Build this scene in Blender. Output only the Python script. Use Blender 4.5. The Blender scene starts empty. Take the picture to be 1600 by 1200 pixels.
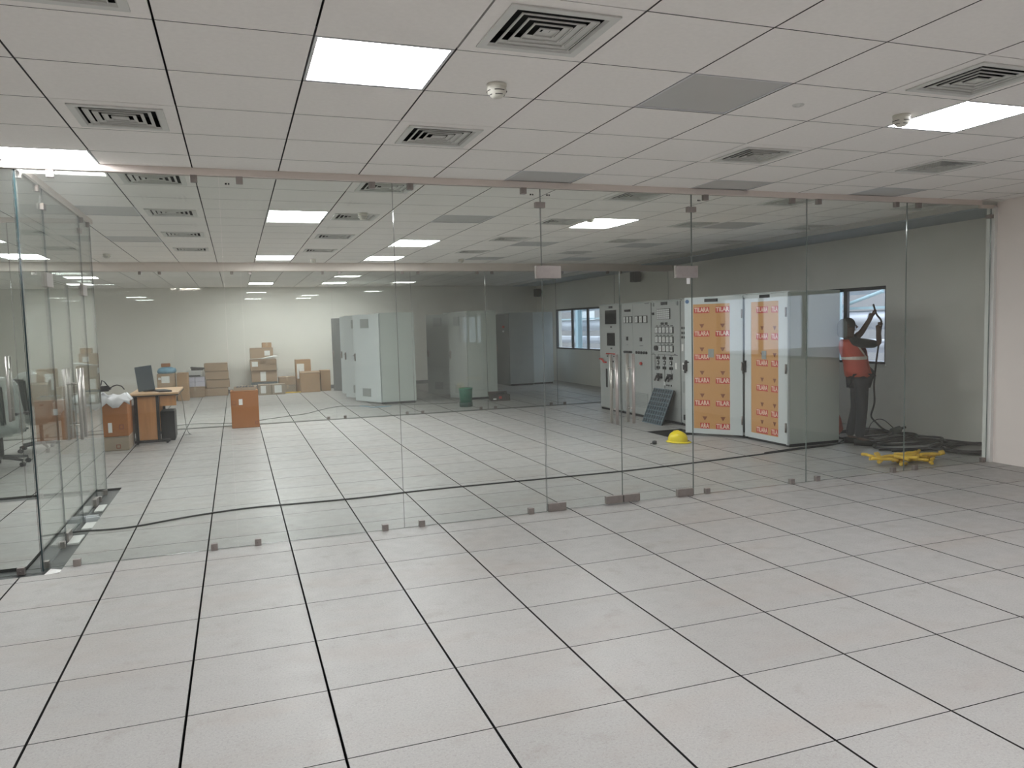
import bpy, bmesh, math, random
from mathutils import Vector, Matrix
random.seed(7)
SC = bpy.context.scene
COL = SC.collection
PI = math.pi

# ------------------------------------------------------------------ camera
CX, CY, CZ = 0.8821, -3.4941, 1.6437
F_PX, YAW, PITCH, ROLL = 1200.69, 0.3439, -0.0765, -0.0258
def cam_axes():
    fw = Vector((math.sin(YAW)*math.cos(PITCH), math.cos(YAW)*math.cos(PITCH), math.sin(PITCH)))
    r = Vector((math.cos(YAW), -math.sin(YAW), 0)); u = r.cross(fw)
    c, s = math.cos(ROLL), math.sin(ROLL)
    return c*r+s*u, -s*r+c*u, fw
RR, UU, FW = cam_axes()
cam = bpy.data.objects.new('camera', bpy.data.cameras.new('camera'))
COL.objects.link(cam)
cam.data.sensor_width = 36; cam.data.sensor_fit = 'HORIZONTAL'
cam.data.lens = F_PX/1600*36; cam.data.shift_x = -1.56/1600
cam.data.clip_start = 0.05; cam.data.clip_end = 300
M = Matrix.Identity(4)
for i in range(3):
    M[i][0] = RR[i]; M[i][1] = UU[i]; M[i][2] = -FW[i]
M[0][3], M[1][3], M[2][3] = CX, CY, CZ
cam.matrix_world = M
SC.camera = cam

# ------------------------------------------------------------------ world and exposure
w = bpy.data.worlds.new('overcast'); SC.world = w; w.use_nodes = True
bg = w.node_tree.nodes['Background']
bg.inputs[0].default_value = (0.80, 0.86, 1.0, 1); bg.inputs[1].default_value = 1.9
SC.view_settings.view_transform = 'Standard'; SC.view_settings.look = 'None'
SC.view_settings.gamma = 1; SC.view_settings.use_curve_mapping = False
SC.view_settings.exposure = 0.92
LAMP = 22.0                     # radiance of a lit LED panel
SC.cycles.transparent_max_bounces = 40
SC.cycles.max_bounces = 14; SC.cycles.glossy_bounces = 8
SC.cycles.diffuse_bounces = 6

# ------------------------------------------------------------------ mesh helpers
class MB:
    def __init__(s): s.v = []; s.f = []; s.m = []; s.sm = []
    def add(s, vs, fs, mi=0, T=None, smooth=False):
        b = len(s.v)
        s.v += [tuple(T @ Vector(p)) if T else tuple(p) for p in vs]
        for f in fs: s.f.append(tuple(b+i for i in f)); s.m.append(mi); s.sm.append(smooth)
        return s
    def box(s, x0, x1, y0, y1, z0, z1, mi=0, T=None):
        vs = [(x, y, z) for z in (z0, z1) for y in (y0, y1) for x in (x0, x1)]
        return s.add(vs, [(0,2,3,1),(4,5,7,6),(0,1,5,4),(2,6,7,3),(0,4,6,2),(1,3,7,5)], mi, T)
    def tube(s, pts, r, n=8, mi=0, T=None, cap=True):
        pts = [Vector(p) for p in pts]; rs = r if isinstance(r, (list, tuple)) else [r]*len(pts)
        vs = []; prev = None
        for i, p in enumerate(pts):
            d = (pts[min(i+1, len(pts)-1)]-pts[max(i-1, 0)]).normalized()
            a = Vector((0,0,1)) if abs(d.z) < .9 else Vector((1,0,0))
            if prev is not None: a = prev
            e1 = (a-d*a.dot(d)).normalized(); e2 = d.cross(e1); prev = e1
            vs += [p+rs[i]*(math.cos(2*PI*k/n)*e1+math.sin(2*PI*k/n)*e2) for k in range(n)]
        fs = [(i*n+k, i*n+(k+1)%n, (i+1)*n+(k+1)%n, (i+1)*n+k) for i in range(len(pts)-1) for k in range(n)]
        s.add(vs, fs, mi, T, True)
        if cap:
            b = len(s.v)-len(vs)
            s.f.append(tuple(b+k for k in range(n))[::-1]); s.m.append(mi); s.sm.append(False)
            s.f.append(tuple(b+(len(pts)-1)*n+k for k in range(n))); s.m.append(mi); s.sm.append(False)
        return s
    def lathe(s, prof, n=24, mi=0, T=None, smooth=True):
        vs = [(r*math.cos(2*PI*k/n), r*math.sin(2*PI*k/n), z) for r, z in prof for k in range(n)]
        fs = [(i*n+k, i*n+(k+1)%n, (i+1)*n+(k+1)%n, (i+1)*n+k) for i in range(len(prof)-1) for k in range(n)]
        return s.add(vs, fs, mi, T, smooth)
    def mesh(s, me, mi=0, T=None):
        return s.add([v.co for v in me.vertices], [tuple(p.vertices) for p in me.polygons], mi, T)
    def data(s, name, mats, bevel=0, seg=1):
        me = bpy.data.meshes.new(name); me.from_pydata(s.v, [], s.f)
        for m in (mats if isinstance(mats, (list, tuple)) else [mats]): me.materials.append(m)
        me.polygons.foreach_set('material_index', s.m); me.polygons.foreach_set('use_smooth', s.sm)
        bm = bmesh.new(); bm.from_mesh(me)
        bmesh.ops.recalc_face_normals(bm, faces=bm.faces)
        if bevel:
            bmesh.ops.bevel(bm, geom=[e for e in bm.edges if len(e.link_faces) == 2 and e.calc_face_angle() > .6], offset=bevel, segments=seg, affect='EDGES', clamp_overlap=True)
        bm.to_mesh(me); bm.free(); me.update()
        return me

def link(name, data, parent=None, loc=None, rz=None):
    o = bpy.data.objects.new(name, data); COL.objects.link(o)
    if parent: o.parent = parent
    if loc is not None: o.location = loc
    if rz is not None: o.rotation_euler = (0, 0, rz)
    return o
def obj(name, mb, mats, parent=None, loc=None, rz=None, bevel=0, seg=1):
    return link(name, mb.data(name, mats, bevel, seg), parent, loc, rz)
def tag(o, label=None, cat=None, group=None, kind=None):
    if label: o['label'] = label
    if cat: o['category'] = cat
    if group: o['group'] = group
    if kind: o['kind'] = kind
    return o
def thing(name, label, cat, loc=(0,0,0), rz=0, group=None):
    return tag(link(name, None, None, loc, rz), label, cat, group)
def copy_tree(o, parent=None):
    c = o.copy(); COL.objects.link(c); c.parent = parent
    for ch in list(o.children): copy_tree(ch, c)
    return c
def B(*a, **k): return MB().box(*a, **k)

# ------------------------------------------------------------------ materials
def nodes(name):
    m = bpy.data.materials.new(name); m.use_nodes = True
    nt = m.node_tree; return m, nt, nt.nodes['Principled BSDF'], nt.nodes['Material Output']
def pbr(name, col, rough=.5, metal=0, var=0, scale=3, bump=0, bscale=60, emit=None, spec=.5, alpha=1, stretch=None, space='obj'):
    m, nt, p, out = nodes(name)
    p.inputs['Base Color'].default_value = (*col, 1); p.inputs['Roughness'].default_value = rough
    p.inputs['Metallic'].default_value = metal; p.inputs['Specular IOR Level'].default_value = spec
    if alpha < 1: p.inputs['Alpha'].default_value = alpha
    if var or bump:
        if space == 'obj':
            tc = nt.nodes.new('ShaderNodeTexCoord'); src = tc.outputs['Object']
        else:
            tc = nt.nodes.new('ShaderNodeNewGeometry'); src = tc.outputs['Position']
        if stretch:
            mp = nt.nodes.new('ShaderNodeMapping'); mp.inputs['Scale'].default_value = stretch
            nt.links.new(src, mp.inputs['Vector']); src = mp.outputs[0]
    if var:
        n = nt.nodes.new('ShaderNodeTexNoise'); n.inputs['Scale'].default_value = scale; n.inputs['Detail'].default_value = 5
        nt.links.new(src, n.inputs['Vector'])
        r = nt.nodes.new('ShaderNodeMapRange'); r.inputs['From Min'].default_value = .3; r.inputs['From Max'].default_value = .7
        r.inputs['To Min'].default_value = 1-var; r.inputs['To Max'].default_value = 1+var
        nt.links.new(n.outputs['Fac'], r.inputs['Value'])
        mx = nt.nodes.new('ShaderNodeVectorMath'); mx.operation = 'SCALE'; mx.inputs[0].default_value = col
        nt.links.new(r.outputs[0], mx.inputs['Scale']); nt.links.new(mx.outputs[0], p.inputs['Base Color'])
    if bump:
        n = nt.nodes.new('ShaderNodeTexNoise'); n.inputs['Scale'].default_value = bscale; n.inputs['Detail'].default_value = 3
        nt.links.new(src, n.inputs['Vector'])
        b = nt.nodes.new('ShaderNodeBump'); b.inputs['Strength'].default_value = bump; b.inputs['Distance'].default_value = .004
        nt.links.new(n.outputs['Fac'], b.inputs['Height']); nt.links.new(b.outputs[0], p.inputs['Normal'])
    if emit:
        p.inputs['Emission Color'].default_value = (*emit[0], 1); p.inputs['Emission Strength'].default_value = emit[1]
    return m

def floor_material():
    m, nt, p, out = nodes('floor_laminate')
    N = nt.nodes.new; L = nt.links.new
    g = N('ShaderNodeNewGeometry'); oi = N('ShaderNodeObjectInfo')
    def noise(sc, det, rough=.5, src=g.outputs['Position']):
        n = N('ShaderNodeTexNoise'); n.inputs['Scale'].default_value = sc; n.inputs['Detail'].default_value = det
        n.inputs['Roughness'].default_value = rough; L(src, n.inputs['Vector']); return n.outputs['Fac']
    def rng(v, a, b, c, d):
        r = N('ShaderNodeMapRange'); r.clamp = True
        for k, x in zip(('From Min','From Max','To Min','To Max'), (a,b,c,d)): r.inputs[k].default_value = x
        L(v, r.inputs['Value']); return r.outputs[0]
    def mixc(f, a, b):
        x = N('ShaderNodeMix'); x.data_type = 'RGBA'; L(f, x.inputs['Factor'])
        for s, c in ((6, a), (7, b)):
            if isinstance(c, tuple): x.inputs[s].default_value = (*c, 1)
            else: L(c, x.inputs[s])
        return x.outputs[2]
    fleck = rng(noise(85, 3, .65), .50, .66, 0, .42)
    base = mixc(fleck, (.365, .353, .340), (.22, .212, .203))
    fleck2 = rng(noise(150, 2), .54, .68, 0, .5)
    base = mixc(fleck2, base, (.47, .46, .447))
    mp = N('ShaderNodeMapping'); mp.inputs['Scale'].default_value = (.8, 2.2, 1); mp.inputs['Location'].default_value = (3.1, 1.7, 0); L(g.outputs['Position'], mp.inputs['Vector'])
    st = rng(noise(1.1, 6, .62, mp.outputs[0]), .50, .70, 0, .42)
    base = mixc(st, base, (.35, .30, .265))
    dirt = rng(noise(4.5, 7, .7), .57, .72, 0, .40)
    base = mixc(dirt, base, (.27, .235, .205))
    tone = rng(oi.outputs['Random'], 0, 1, .965, 1.03)
    sc = N('ShaderNodeVectorMath'); sc.operation = 'SCALE'; L(base, sc.inputs[0]); L(tone, sc.inputs['Scale'])
    L(sc.outputs[0], p.inputs['Base Color'])
    L(rng(noise(9, 4), .3, .7, .34, .50), p.inputs['Roughness'])
    b = N('ShaderNodeBump'); b.inputs['Strength'].default_value = .06; b.inputs['Distance'].default_value = .002
    L(noise(160, 2), b.inputs['Height']); L(b.outputs[0], p.inputs['Normal'])
    p.inputs['Specular IOR Level'].default_value = .35
    return m

def glass_material(name='clear_glass', tint=(.955, .975, .962), dust=.008, smudge=.06, refl=1.0):
    m, nt, p, out = nodes(name); nt.nodes.remove(p)
    N = nt.nodes.new; L = nt.links.new
    g = N('ShaderNodeNewGeometry')
    d = N('ShaderNodeVectorMath'); d.operation = 'DOT_PRODUCT'; L(g.outputs['Normal'], d.inputs[0]); L(g.outputs['Incoming'], d.inputs[1])
    def mth(op, a, b=None):
        x = N('ShaderNodeMath'); x.operation = op
        for i, q in enumerate((a, b)):
            if q is None: continue
            if isinstance(q, (int, float)): x.inputs[i].default_value = q
            else: L(q, x.inputs[i])
        return x.outputs[0]
    c = mth('ABSOLUTE', d.outputs['Value'])
    f = mth('POWER', mth('SUBTRACT', 1.0, c), 5.0)
    f = mth('MULTIPLY', mth('ADD', mth('MULTIPLY', f, .96), .042), refl)
    tr = N('ShaderNodeBsdfTransparent'); tr.inputs[0].default_value = (*tint, 1)
    gl = N('ShaderNodeBsdfGlossy'); gl.inputs['Roughness'].default_value = 0.0
    mx = N('ShaderNodeMixShader'); L(f, mx.inputs[0]); L(tr.outputs[0], mx.inputs[1]); L(gl.outputs[0], mx.inputs[2])
    n1 = N('ShaderNodeTexNoise'); n1.inputs['Scale'].default_value = .9; n1.inputs['Detail'].default_value = 4; L(g.outputs['Position'], n1.inputs['Vector'])
    n2 = N('ShaderNodeTexNoise'); n2.inputs['Scale'].default_value = 9; n2.inputs['Detail'].default_value = 6; n2.inputs['Roughness'].default_value = .7; L(g.outputs['Position'], n2.inputs['Vector'])
    r1 = N('ShaderNodeMapRange'); r1.inputs['From Min'].default_value = .56; r1.inputs['From Max'].default_value = .72; L(n1.outputs['Fac'], r1.inputs['Value'])
    r2 = N('ShaderNodeMapRange'); r2.inputs['From Min'].default_value = .5; r2.inputs['From Max'].default_value = .8; L(n2.outputs['Fac'], r2.inputs['Value'])
    fac = mth('ADD', mth('MULTIPLY', mth('MULTIPLY', r1.outputs[0], r2.outputs[0]), smudge), dust)
    df = N('ShaderNodeBsdfDiffuse'); df.inputs[0].default_value = (.85, .86, .84, 1)
    m2 = N('ShaderNodeMixShader'); L(fac, m2.inputs[0]); L(mx.outputs[0], m2.inputs[1]); L(df.outputs[0], m2.inputs[2])
    L(m2.outputs[0], out.inputs['Surface'])
    return m

M_FLOOR = floor_material()
M_CEIL = pbr('ceiling_tile_white', (.88, .85, .82), .85, var=.02, scale=40, bump=.05, bscale=300)
M_CEILB = pbr('ceiling_tile_cream', (.62, .60, .57), .85, var=.02, scale=40)
M_PLENUM = pbr('plenum_dark', (.05, .05, .048), .9)
M_VOID = pbr('underfloor_dark', (.03, .032, .032), .9, var=.3, scale=8)
M_WALL = pbr('wall_cream_paint', (.78, .76, .705), .75, var=.02, scale=1.2, bump=.04, bscale=120, space='pos')
M_WALLN = pbr('wall_white_paint', (.84, .775, .735), .7, var=.02, scale=1.5, bump=.04, bscale=120, space='pos')
M_BORDER = pbr('gypsum_border', (.66, .64, .60), .85, var=.02, scale=2)
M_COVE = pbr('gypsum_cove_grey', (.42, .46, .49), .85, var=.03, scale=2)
M_HEADER = pbr('header_beige', (.72, .645, .595), .55, var=.03, scale=2)
M_GLASS = glass_material()
M_GLASS_S = glass_material('side_glass', dust=.012, smudge=.05)
M_GLASS_B = glass_material('rear_glass', dust=.02, smudge=.10, tint=(.965, .975, .965))
M_WGLASS = glass_material('window_glass', tint=(.92, .95, .97), dust=.01, smudge=.03)
M_EDGE = pbr('glass_edge_green', (.15, .175, .165), .12, spec=.8)
M_EDGED = pbr('glass_edge_dark', (.035, .06, .065), .15, spec=.8)
M_STEEL = pbr('brushed_steel', (.33, .295, .28), .38, metal=.85, var=.06, scale=30)
M_CHROME = pbr('polished_steel', (.52, .48, .46), .34, metal=.8)
M_LAMP = pbr('led_diffuser_lit', (.9, .9, .9), .4, emit=((.97, .985, 1.0), LAMP))
M_LAMPOFF = pbr('led_diffuser_unlit', (.52, .52, .51), .45, var=.01)
M_LFRAME = pbr('led_frame', (.62, .62, .64), .4)
M_DIFF = pbr('diffuser_enamel', (.66, .66, .63), .5, var=.03, scale=15)
M_BLACK = pbr('hollow_shade_black', (.006, .006, .006), .9)  # black stands in for the shade deep inside the air diffusers
M_PLAST = pbr('detector_plastic', (.66, .64, .57), .45)
M_SLOT = pbr('dark_slot', (.05, .05, .05), .7)
M_CAB = pbr('cabinet_grey', (.385, .40, .39), .38, var=.015, scale=2, bump=.03, bscale=220)
M_CABL = pbr('cabinet_light', (.56, .60, .61), .35, var=.015, scale=2, bump=.03, bscale=220)
M_CABG = pbr('cabinet_green_grey', (.50, .54, .515), .38, var=.02, scale=1.5)
M_CABD = pbr('cabinet_inside_dark', (.16, .165, .165), .6, var=.08, scale=5)
M_INK = pbr('instrument_black', (.02, .02, .022), .4)
M_METER = pbr('meter_face', (.62, .64, .63), .35)
M_SCREEN = pbr('display_dark', (.015, .017, .018), .15)
M_WHITE = pbr('paper_white', (.78, .78, .76), .7, var=.02, scale=9)
M_RED = pbr('lamp_red', (.55, .04, .03), .4)
M_FILM = pbr('protective_film_kraft', (.56, .30, .12), .33, var=.035, scale=2.5, stretch=(1, 8, 1))
M_FRED = pbr('print_red', (.52, .055, .05), .4)
M_FWHITE = pbr('print_white', (.78, .60, .48), .4)
M_FBROWN = pbr('print_brown', (.25, .09, .05), .5)
M_CARD = pbr('cardboard', (.36, .25, .165), .8, var=.07, scale=3, bump=.05, bscale=90)
M_CARDR = pbr('cardboard_russet', (.36, .145, .05), .75, var=.06, scale=3)
M_CARDB = pbr('cardboard_tan', (.40, .245, .13), .8, var=.06, scale=3)
M_CARDG = pbr('cardboard_grey_brown', (.33, .265, .20), .8, var=.07, scale=3)
M_TAPE = pbr('packing_tape', (.42, .31, .2), .3)
M_WOOD = pbr('desk_laminate', (.52, .255, .105), .4, var=.10, scale=3, stretch=(9, 9, 1))
M_WOODL = pbr('desk_top_laminate', (.58, .38, .22), .35, var=.08, scale=3, stretch=(1, 8, 1))
M_BLK = pbr('black_plastic', (.02, .021, .023), .45, var=.1, scale=9)
M_BLKM = pbr('black_steel', (.018, .018, .02), .4)
M_GRAPH = pbr('graphite_screen', (.055, .075, .09), .3, var=.05)
M_SHEET = pbr('white_plastic_sheet', (.70, .70, .72), .35, var=.05, scale=4)
M_CABLE = pbr('black_cable', (.017, .016, .016), .5)
M_CABLEG = pbr('grey_cable', (.16, .16, .155), .5)
M_YEL = pbr('yellow_strip', (.78, .50, .06), .5, var=.25, scale=7)
M_HELM = pbr('helmet_yellow', (.78, .62, .01), .25)
M_PANELU = pbr('steel_panel_underside', (.15, .20, .23), .5, metal=.2, var=.08, scale=6)
M_PANELD = pbr('steel_panel_pocket', (.035, .05, .06), .6)
M_GREEN = pbr('green_plastic', (.03, .20, .13), .4)
M_GREEND = pbr('green_plastic_dark', (.015, .07, .05), .5)
M_BLUE = pbr('blue_bag', (.16, .33, .45), .4, var=.2, scale=12)
M_LILAC = pbr('lilac_paper', (.56, .54, .64), .6, var=.03, scale=8)
M_FRAME = pbr('window_frame_black', (.02, .022, .025), .45)
M_CHAN = pbr('floor_channel_dark', (.05, .053, .053), .45, var=.15, scale=6)
M_CHAN2 = pbr('floor_channel_grey', (.11, .11, .10), .5, var=.15, scale=6)
M_SKIN = pbr('skin_brown', (.085, .045, .03), .55)
M_SHIRT = pbr('shirt_black', (.012, .013, .012), .8, var=.1, scale=9)
M_VEST = pbr('vest_orange_red', (.44, .065, .035), .65, var=.08, scale=8)
M_REFL = pbr('reflective_tape', (.62, .55, .50), .35)
M_JEANS = pbr('jeans_dark', (.018, .021, .027), .8, var=.15, scale=12)
M_SHOE = pbr('shoe_dark', (.02, .019, .018), .6)
M_HAIR = pbr('hair_black', (.012, .010, .010), .6)
M_SCARF = pbr('scarf_grey', (.11, .12, .115), .8)
M_REDB = pbr('red_sack', (.38, .07, .045), .6, var=.25, scale=9, bump=.4, bscale=20)
M_PIPE = pbr('pipe_cladding', (.60, .59, .62), .35, metal=.6, var=.06, scale=.8)
M_STRUC = pbr('steelwork_pale_blue', (.42, .55, .58), .5)
M_GROUND = pbr('yard_ground', (.36, .355, .35), .9, var=.2, scale=.3)
M_BRICKW = pbr('far_wall', (.30, .28, .27), .9, var=.1, scale=.5)
M_PAD = pbr('white_pad', (.62, .62, .60), .5)
M_FOIL = pbr('crumpled_foil', (.55, .57, .60), .35, metal=.3, bump=.6, bscale=25)
M_LOUVRE = pbr('vent_grey', (.30, .32, .31), .5)
M_POLY = pbr('clear_wrap', (.55, .60, .58), .15, alpha=.40, spec=.9, bump=.5, bscale=14)
M_FABRIC = pbr('chair_mesh', (.035, .05, .05), .8)

# ------------------------------------------------------------------ layout numbers (metres)
CH = 2.844                                   # ceiling height
XR, YB = 9.65, 18.6                          # right wall and back wall of the deep room
XL, YF = -5.5, -9.0                          # left wall, wall behind the camera
XN = 8.68                                    # right wall of the near room
GX0, GY0 = 0.045, -0.18                      # ceiling grid origin
G1, G2, GS = 2.67, 10.85, -0.49              # glass lines

def cell_px(x0, x1, y0, y1, z):
    """size in the picture of a horizontal rectangle, only to choose which tiles become single objects"""
    P = []
    for x, y in ((x0,y0),(x1,y0),(x1,y1),(x0,y1)):
        d = Vector((x-CX, y-CY, z-CZ)); t = d.dot(FW)
        if t < .2: return 0
        P.append((F_PX*d.dot(RR)/t, F_PX*d.dot(UU)/t))
    if max(p[0] for p in P) < -800 or min(p[0] for p in P) > 800 or max(p[1] for p in P) < -600 or min(p[1] for p in P) > 600: return 0
    return abs(sum(P[i][0]*P[(i+1) % 4][1]-P[(i+1) % 4][0]*P[i][1] for i in range(4)))/2

def cut(rect, hole):
    x0, x1, y0, y1 = rect; a, b, c, d = hole
    if a >= x1 or b <= x0 or c >= y1 or d <= y0: return [rect]
    out = []
    if c > y0: out.append((x0, x1, y0, c))
    if d < y1: out.append((x0, x1, d, y1))
    yy0, yy1 = max(y0, c), min(y1, d)
    if a > x0: out.append((x0, a, yy0, yy1))
    if b < x1: out.append((b, x1, yy0, yy1))
    return out

# ------------------------------------------------------------------ floor
M_TEDGE = pbr('tile_edging_black', (.02, .02, .02), .6)
def tile_mb(x0, x1, y0, y1, mb=None):
    mb = mb or MB()
    mb.box(x0, x1, y0, y1, -.032, 0, 1)
    mb.m[-5] = 0                       # laminate on the upper face only, black edging round the sides
    return mb
mb = B(XL, XR, YF, YB, -.42, -.36)
floor = tag(obj('floor', mb, M_VOID), kind='structure')
holes = [(XL, -.36, 2.53, 2.80), (-.62, -.36, 2.53, 5.68), (XL, -.62, 5.42, 5.68), (XL, XR, G2-.07, G2+.06), (6.6, 7.2, 6.0, 6.6)]
cells = []
for i in range(-10, 17):
    for j in range(-16, 32):
        x0, x1 = max(XL, i*.6), min(XR, i*.6+.6); y0, y1 = max(YF, j*.6), min(YB, j*.6+.6)
        if x1-x0 < .02 or y1-y0 < .02: continue
        rs = [(x0+.0055, x1-.0055, y0+.0028, y1-.0028)]
        for h in holes: rs = [q for r in rs for q in cut(r, h)]
        for r in rs:
            if r[1]-r[0] > .012 and r[3]-r[2] > .012: cells.append(r)
cells.sort(key=lambda r: -cell_px(*r, 0))
full = {}
for r in cells[:300]:
    wdt, dep = round(r[1]-r[0], 4), round(r[3]-r[2], 4)
    if (wdt, dep) not in full:
        full[(wdt, dep)] = tile_mb(0, wdt, 0, dep).data('floor_tile', [M_FLOOR, M_TEDGE])
    link('floor_tile', full[(wdt, dep)], floor, (r[0], r[2], 0))
mb = MB()
for r in cells[300:]: tile_mb(*r, mb=mb)
tag(obj('floor_tiles_beyond', mb, [M_FLOOR, M_TEDGE], floor), kind='stuff')
tag(obj('trim_1', B(XL, -.365, 2.54, 2.79, -.05, -.022), M_CHAN), kind='structure')
tag(obj('trim_2', B(-.615, -.365, 2.80, 5.67, -.05, -.022), M_CHAN), kind='structure')
tag(obj('trim_3', B(XL, -.63, 5.43, 5.67, -.05, -.022), M_CHAN), kind='structure')
tag(obj('trim_4', B(XL, 9.6, G2-.065, G2+.055, -.04, .006), M_CHAN2), kind='structure')
mb = MB()
mb.box(6.56, 7.24, 5.96, 5.985, -.30, -.034).box(6.56, 7.24, 6.615, 6.64, -.30, -.034)
tag(obj('trim_5', mb, M_PLENUM), kind='structure')

# ------------------------------------------------------------------ ceiling
def cellrect(i, j): return GX0+i*.6, GX0+i*.6+.6, GY0+j*.6, GY0+j*.6+.6
LIT = [(2,0),(8,0),(-1,4),(2,8),(8,8),(2,16),(5,12),(5,16),(5,-4),(5,28),(2,28),(-4,8),(2,-8),(5,-8),(-4,-4),(-4,-8),(2,20),(-1,20),(-4,16),(-4,24)]  # includes added fill panels behind the viewer and in the back area
OFF = [(5,0),(5,4),(8,4),(11,4),(5,8),(11,8),(8,12),(11,12),(8,16),(11,16),(-1,8),(-1,12),(-4,0)]
DIFF = [(i, j) for j in (-1, 2, 5, 8, 11, 14) for i in (0, 3, 7, 10)] + [(13, 5), (13, 8), (13, 11), (13, 14)]
DIFF.remove((10, -1))
M_CJOINT = pbr('ceiling_joint_grey', (.12, .12, .115), .8)
def ctile(x0, x1, y0, y1, z, mb=None):
    mb = mb or MB(); mb.box(x0, x1, y0, y1, z, z+.014, 1); mb.m[-6] = 0; return mb
ceiling = tag(obj('ceiling', B(XL, XR+.0, YF, YB, 2.96, 3.04), M_PLENUM), kind='structure')
cells = []
for i in range(-10, 15):
    for j in range(-15, 32):
        if (i, j) in LIT or (i, j) in OFF or (i, j) in DIFF: continue
        x0, x1, y0, y1 = cellrect(i, j)
        xmax = 8.445 if y0 > 2.4 else XN
        x0, x1, y0, y1 = max(XL, x0), min(xmax, x1), max(YF, y0), min(YB, y1)
        if x1-x0 < .03 or y1-y0 < .03: continue
        cells.append((x0+.0045, x1-.0045, y0+.0035, y1-.0035))
cells.sort(key=lambda r: -cell_px(*r, CH))
full = {}
for k, r in enumerate(cells[:300-len(DIFF)]):
    key = (round(r[1]-r[0], 4), round(r[3]-r[2], 4))
    if key not in full:
        full[key] = ctile(0, key[0], 0, key[1], 0).data('ceiling_tile', [M_CEIL, M_CJOINT])
    link('ceiling_tile', full[key], ceiling, (r[0], r[2], CH))
mb = MB()
for r in cells[300-len(DIFF):]: ctile(*r, CH, mb)
tag(obj('ceiling_tiles_beyond', mb, [M_CEIL, M_CJOINT], ceiling), kind='stuff')
mb = MB()                                         # tile with a square opening, one for each diffuser
a, b = .295, .21
for (x0, x1, y0, y1) in ((-a, a, -.298, -b), (-a, a, b, .298), (-a, -b, -b, b), (b, a, -b, b)): mb.box(x0, x1, y0, y1, 0, .014)
me_cut = mb.data('ceiling_tile', M_CEIL)
for i, j in DIFF:
    x0, x1, y0, y1 = cellrect(i, j)
    link('ceiling_tile', me_cut, ceiling, ((x0+x1)/2, (y0+y1)/2, CH))
# border and cove along the right wall of the deep room
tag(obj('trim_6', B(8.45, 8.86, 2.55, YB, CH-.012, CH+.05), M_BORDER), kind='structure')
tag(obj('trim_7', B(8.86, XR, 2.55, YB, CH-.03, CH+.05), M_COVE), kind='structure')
# headers over the glass lines
tag(obj('trim_8', B(XL, 8.46, G1-.035, G1+.035, 2.795, CH), M_HEADER, bevel=.002), kind='structure')
tag(obj('trim_9', B(8.46, XN+.01, G1-.02, G1+.02, 2.765, 2.80), M_HEADER), kind='structure')
tag(obj('trim_10', B(XL, 9.6, G2-.12, G2+.10, 2.70, CH), M_HEADER, bevel=.003), kind='structure')
tag(obj('trim_11', B(GS-.03, GS+.03, G1+.04, 5.6, 2.80, CH), M_HEADER), kind='structure')
tag(obj('trim_12', B(XL, GS-.04, 5.52, 5.58, 2.80, CH), M_HEADER), kind='structure')

# ------------------------------------------------------------------ walls
def wall_holes_x(x0, x1, ya, yb, wins, z1=3.04, z0=-.42):
    """wall slab between x0..x1 running in y with openings (y0,y1,z0,z1)"""
    mb = MB(); ys = sorted(wins); cur = ya
    for (a, b, c, d) in ys:
        mb.box(x0, x1, cur, a, z0, z1); mb.box(x0, x1, a, b, z0, c); mb.box(x0, x1, a, b, d, z1); cur = b
    mb.box(x0, x1, cur, yb, z0, z1); return mb
W1 = (14.1, 17.2, .93, 2.06); W2 = (5.09, 6.6, .94, 2.07)
tag(obj('wall_right', wall_holes_x(XR, XR+.2, 2.5, YB+.2, [W2, W1]), M_WALL), kind='structure')
tag(obj('wall_back', B(XL-.2, XR+.2, YB, YB+.2, -.42, 3.04), M_WALL), kind='structure')
tag(obj('wall_left', B(XL-.2, XL, YF-.2, YB, -.42, 3.04), M_WALL), kind='structure')
tag(obj('wall_front', B(XL-.2, XR+.2, YF-.2, YF, -.42, 3.04), M_WALLN), kind='structure')
W3 = (-2.50, .48, 1.04, 2.02)
tag(obj('wall_near_right', wall_holes_x(XN, XN+.2, YF, 2.64, [W3]), M_WALLN), kind='structure')
tag(obj('wall_return', B(XN+.2, XR+.2, 2.44, 2.64, -.42, 3.04), M_WALLN), kind='structure')
tag(obj('trim_13', B(8.64, 8.68, G1-.04, G1+.06, 0, 2.78), M_WHITE), kind='structure')
for nm, y0, y1 in (('baseboard_back', 0, 0),):
    tag(obj(nm, B(XL, XR, YB-.012, YB, 0, .10), pbr('skirting_dark', (.20, .20, .20), .5)), kind='structure')

def window(n, xf, rect, mull, side=1):
    y0, y1, z0, z1 = rect
    root = tag(link('window_%d' % n, None, None, (xf, 0, 0)), kind='structure')
    t = .035
    mb = MB().box(.02, .09, y0, y1, z0, z0+t).box(.02, .09, y0, y1, z1-t*1.4, z1).box(.02, .09, y0, y0+t, z0+t, z1-t*1.4).box(.02, .09, y1-t, y1, z0+t, z1-t*1.4)
    obj('window_frame', mb, M_FRAME, root)
    ys = [y0+t]+list(mull)+[y1-t]
    for m in mull: obj('mullion', B(.03, .08, m-.035, m+.035, z0+t, z1-t*1.4), M_FRAME, root)
    for a, b in zip(ys[:-1], ys[1:]):
        obj('pane', B(.052, .056, a+.036 if a != ys[0] else a, b-.036 if b != ys[-1] else b, z0+t, z1-t*1.4), M_WGLASS, root)
    obj('window_sill', B(-.015, .02, y0-.02, y1+.02, z0-.02, z0), M_WALL, root)
window(1, XR, W1, (16.1, 15.1))
window(2, XR, W2, (5.9,))
window(3, XN, W3, (-1.35, -.35))

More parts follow.
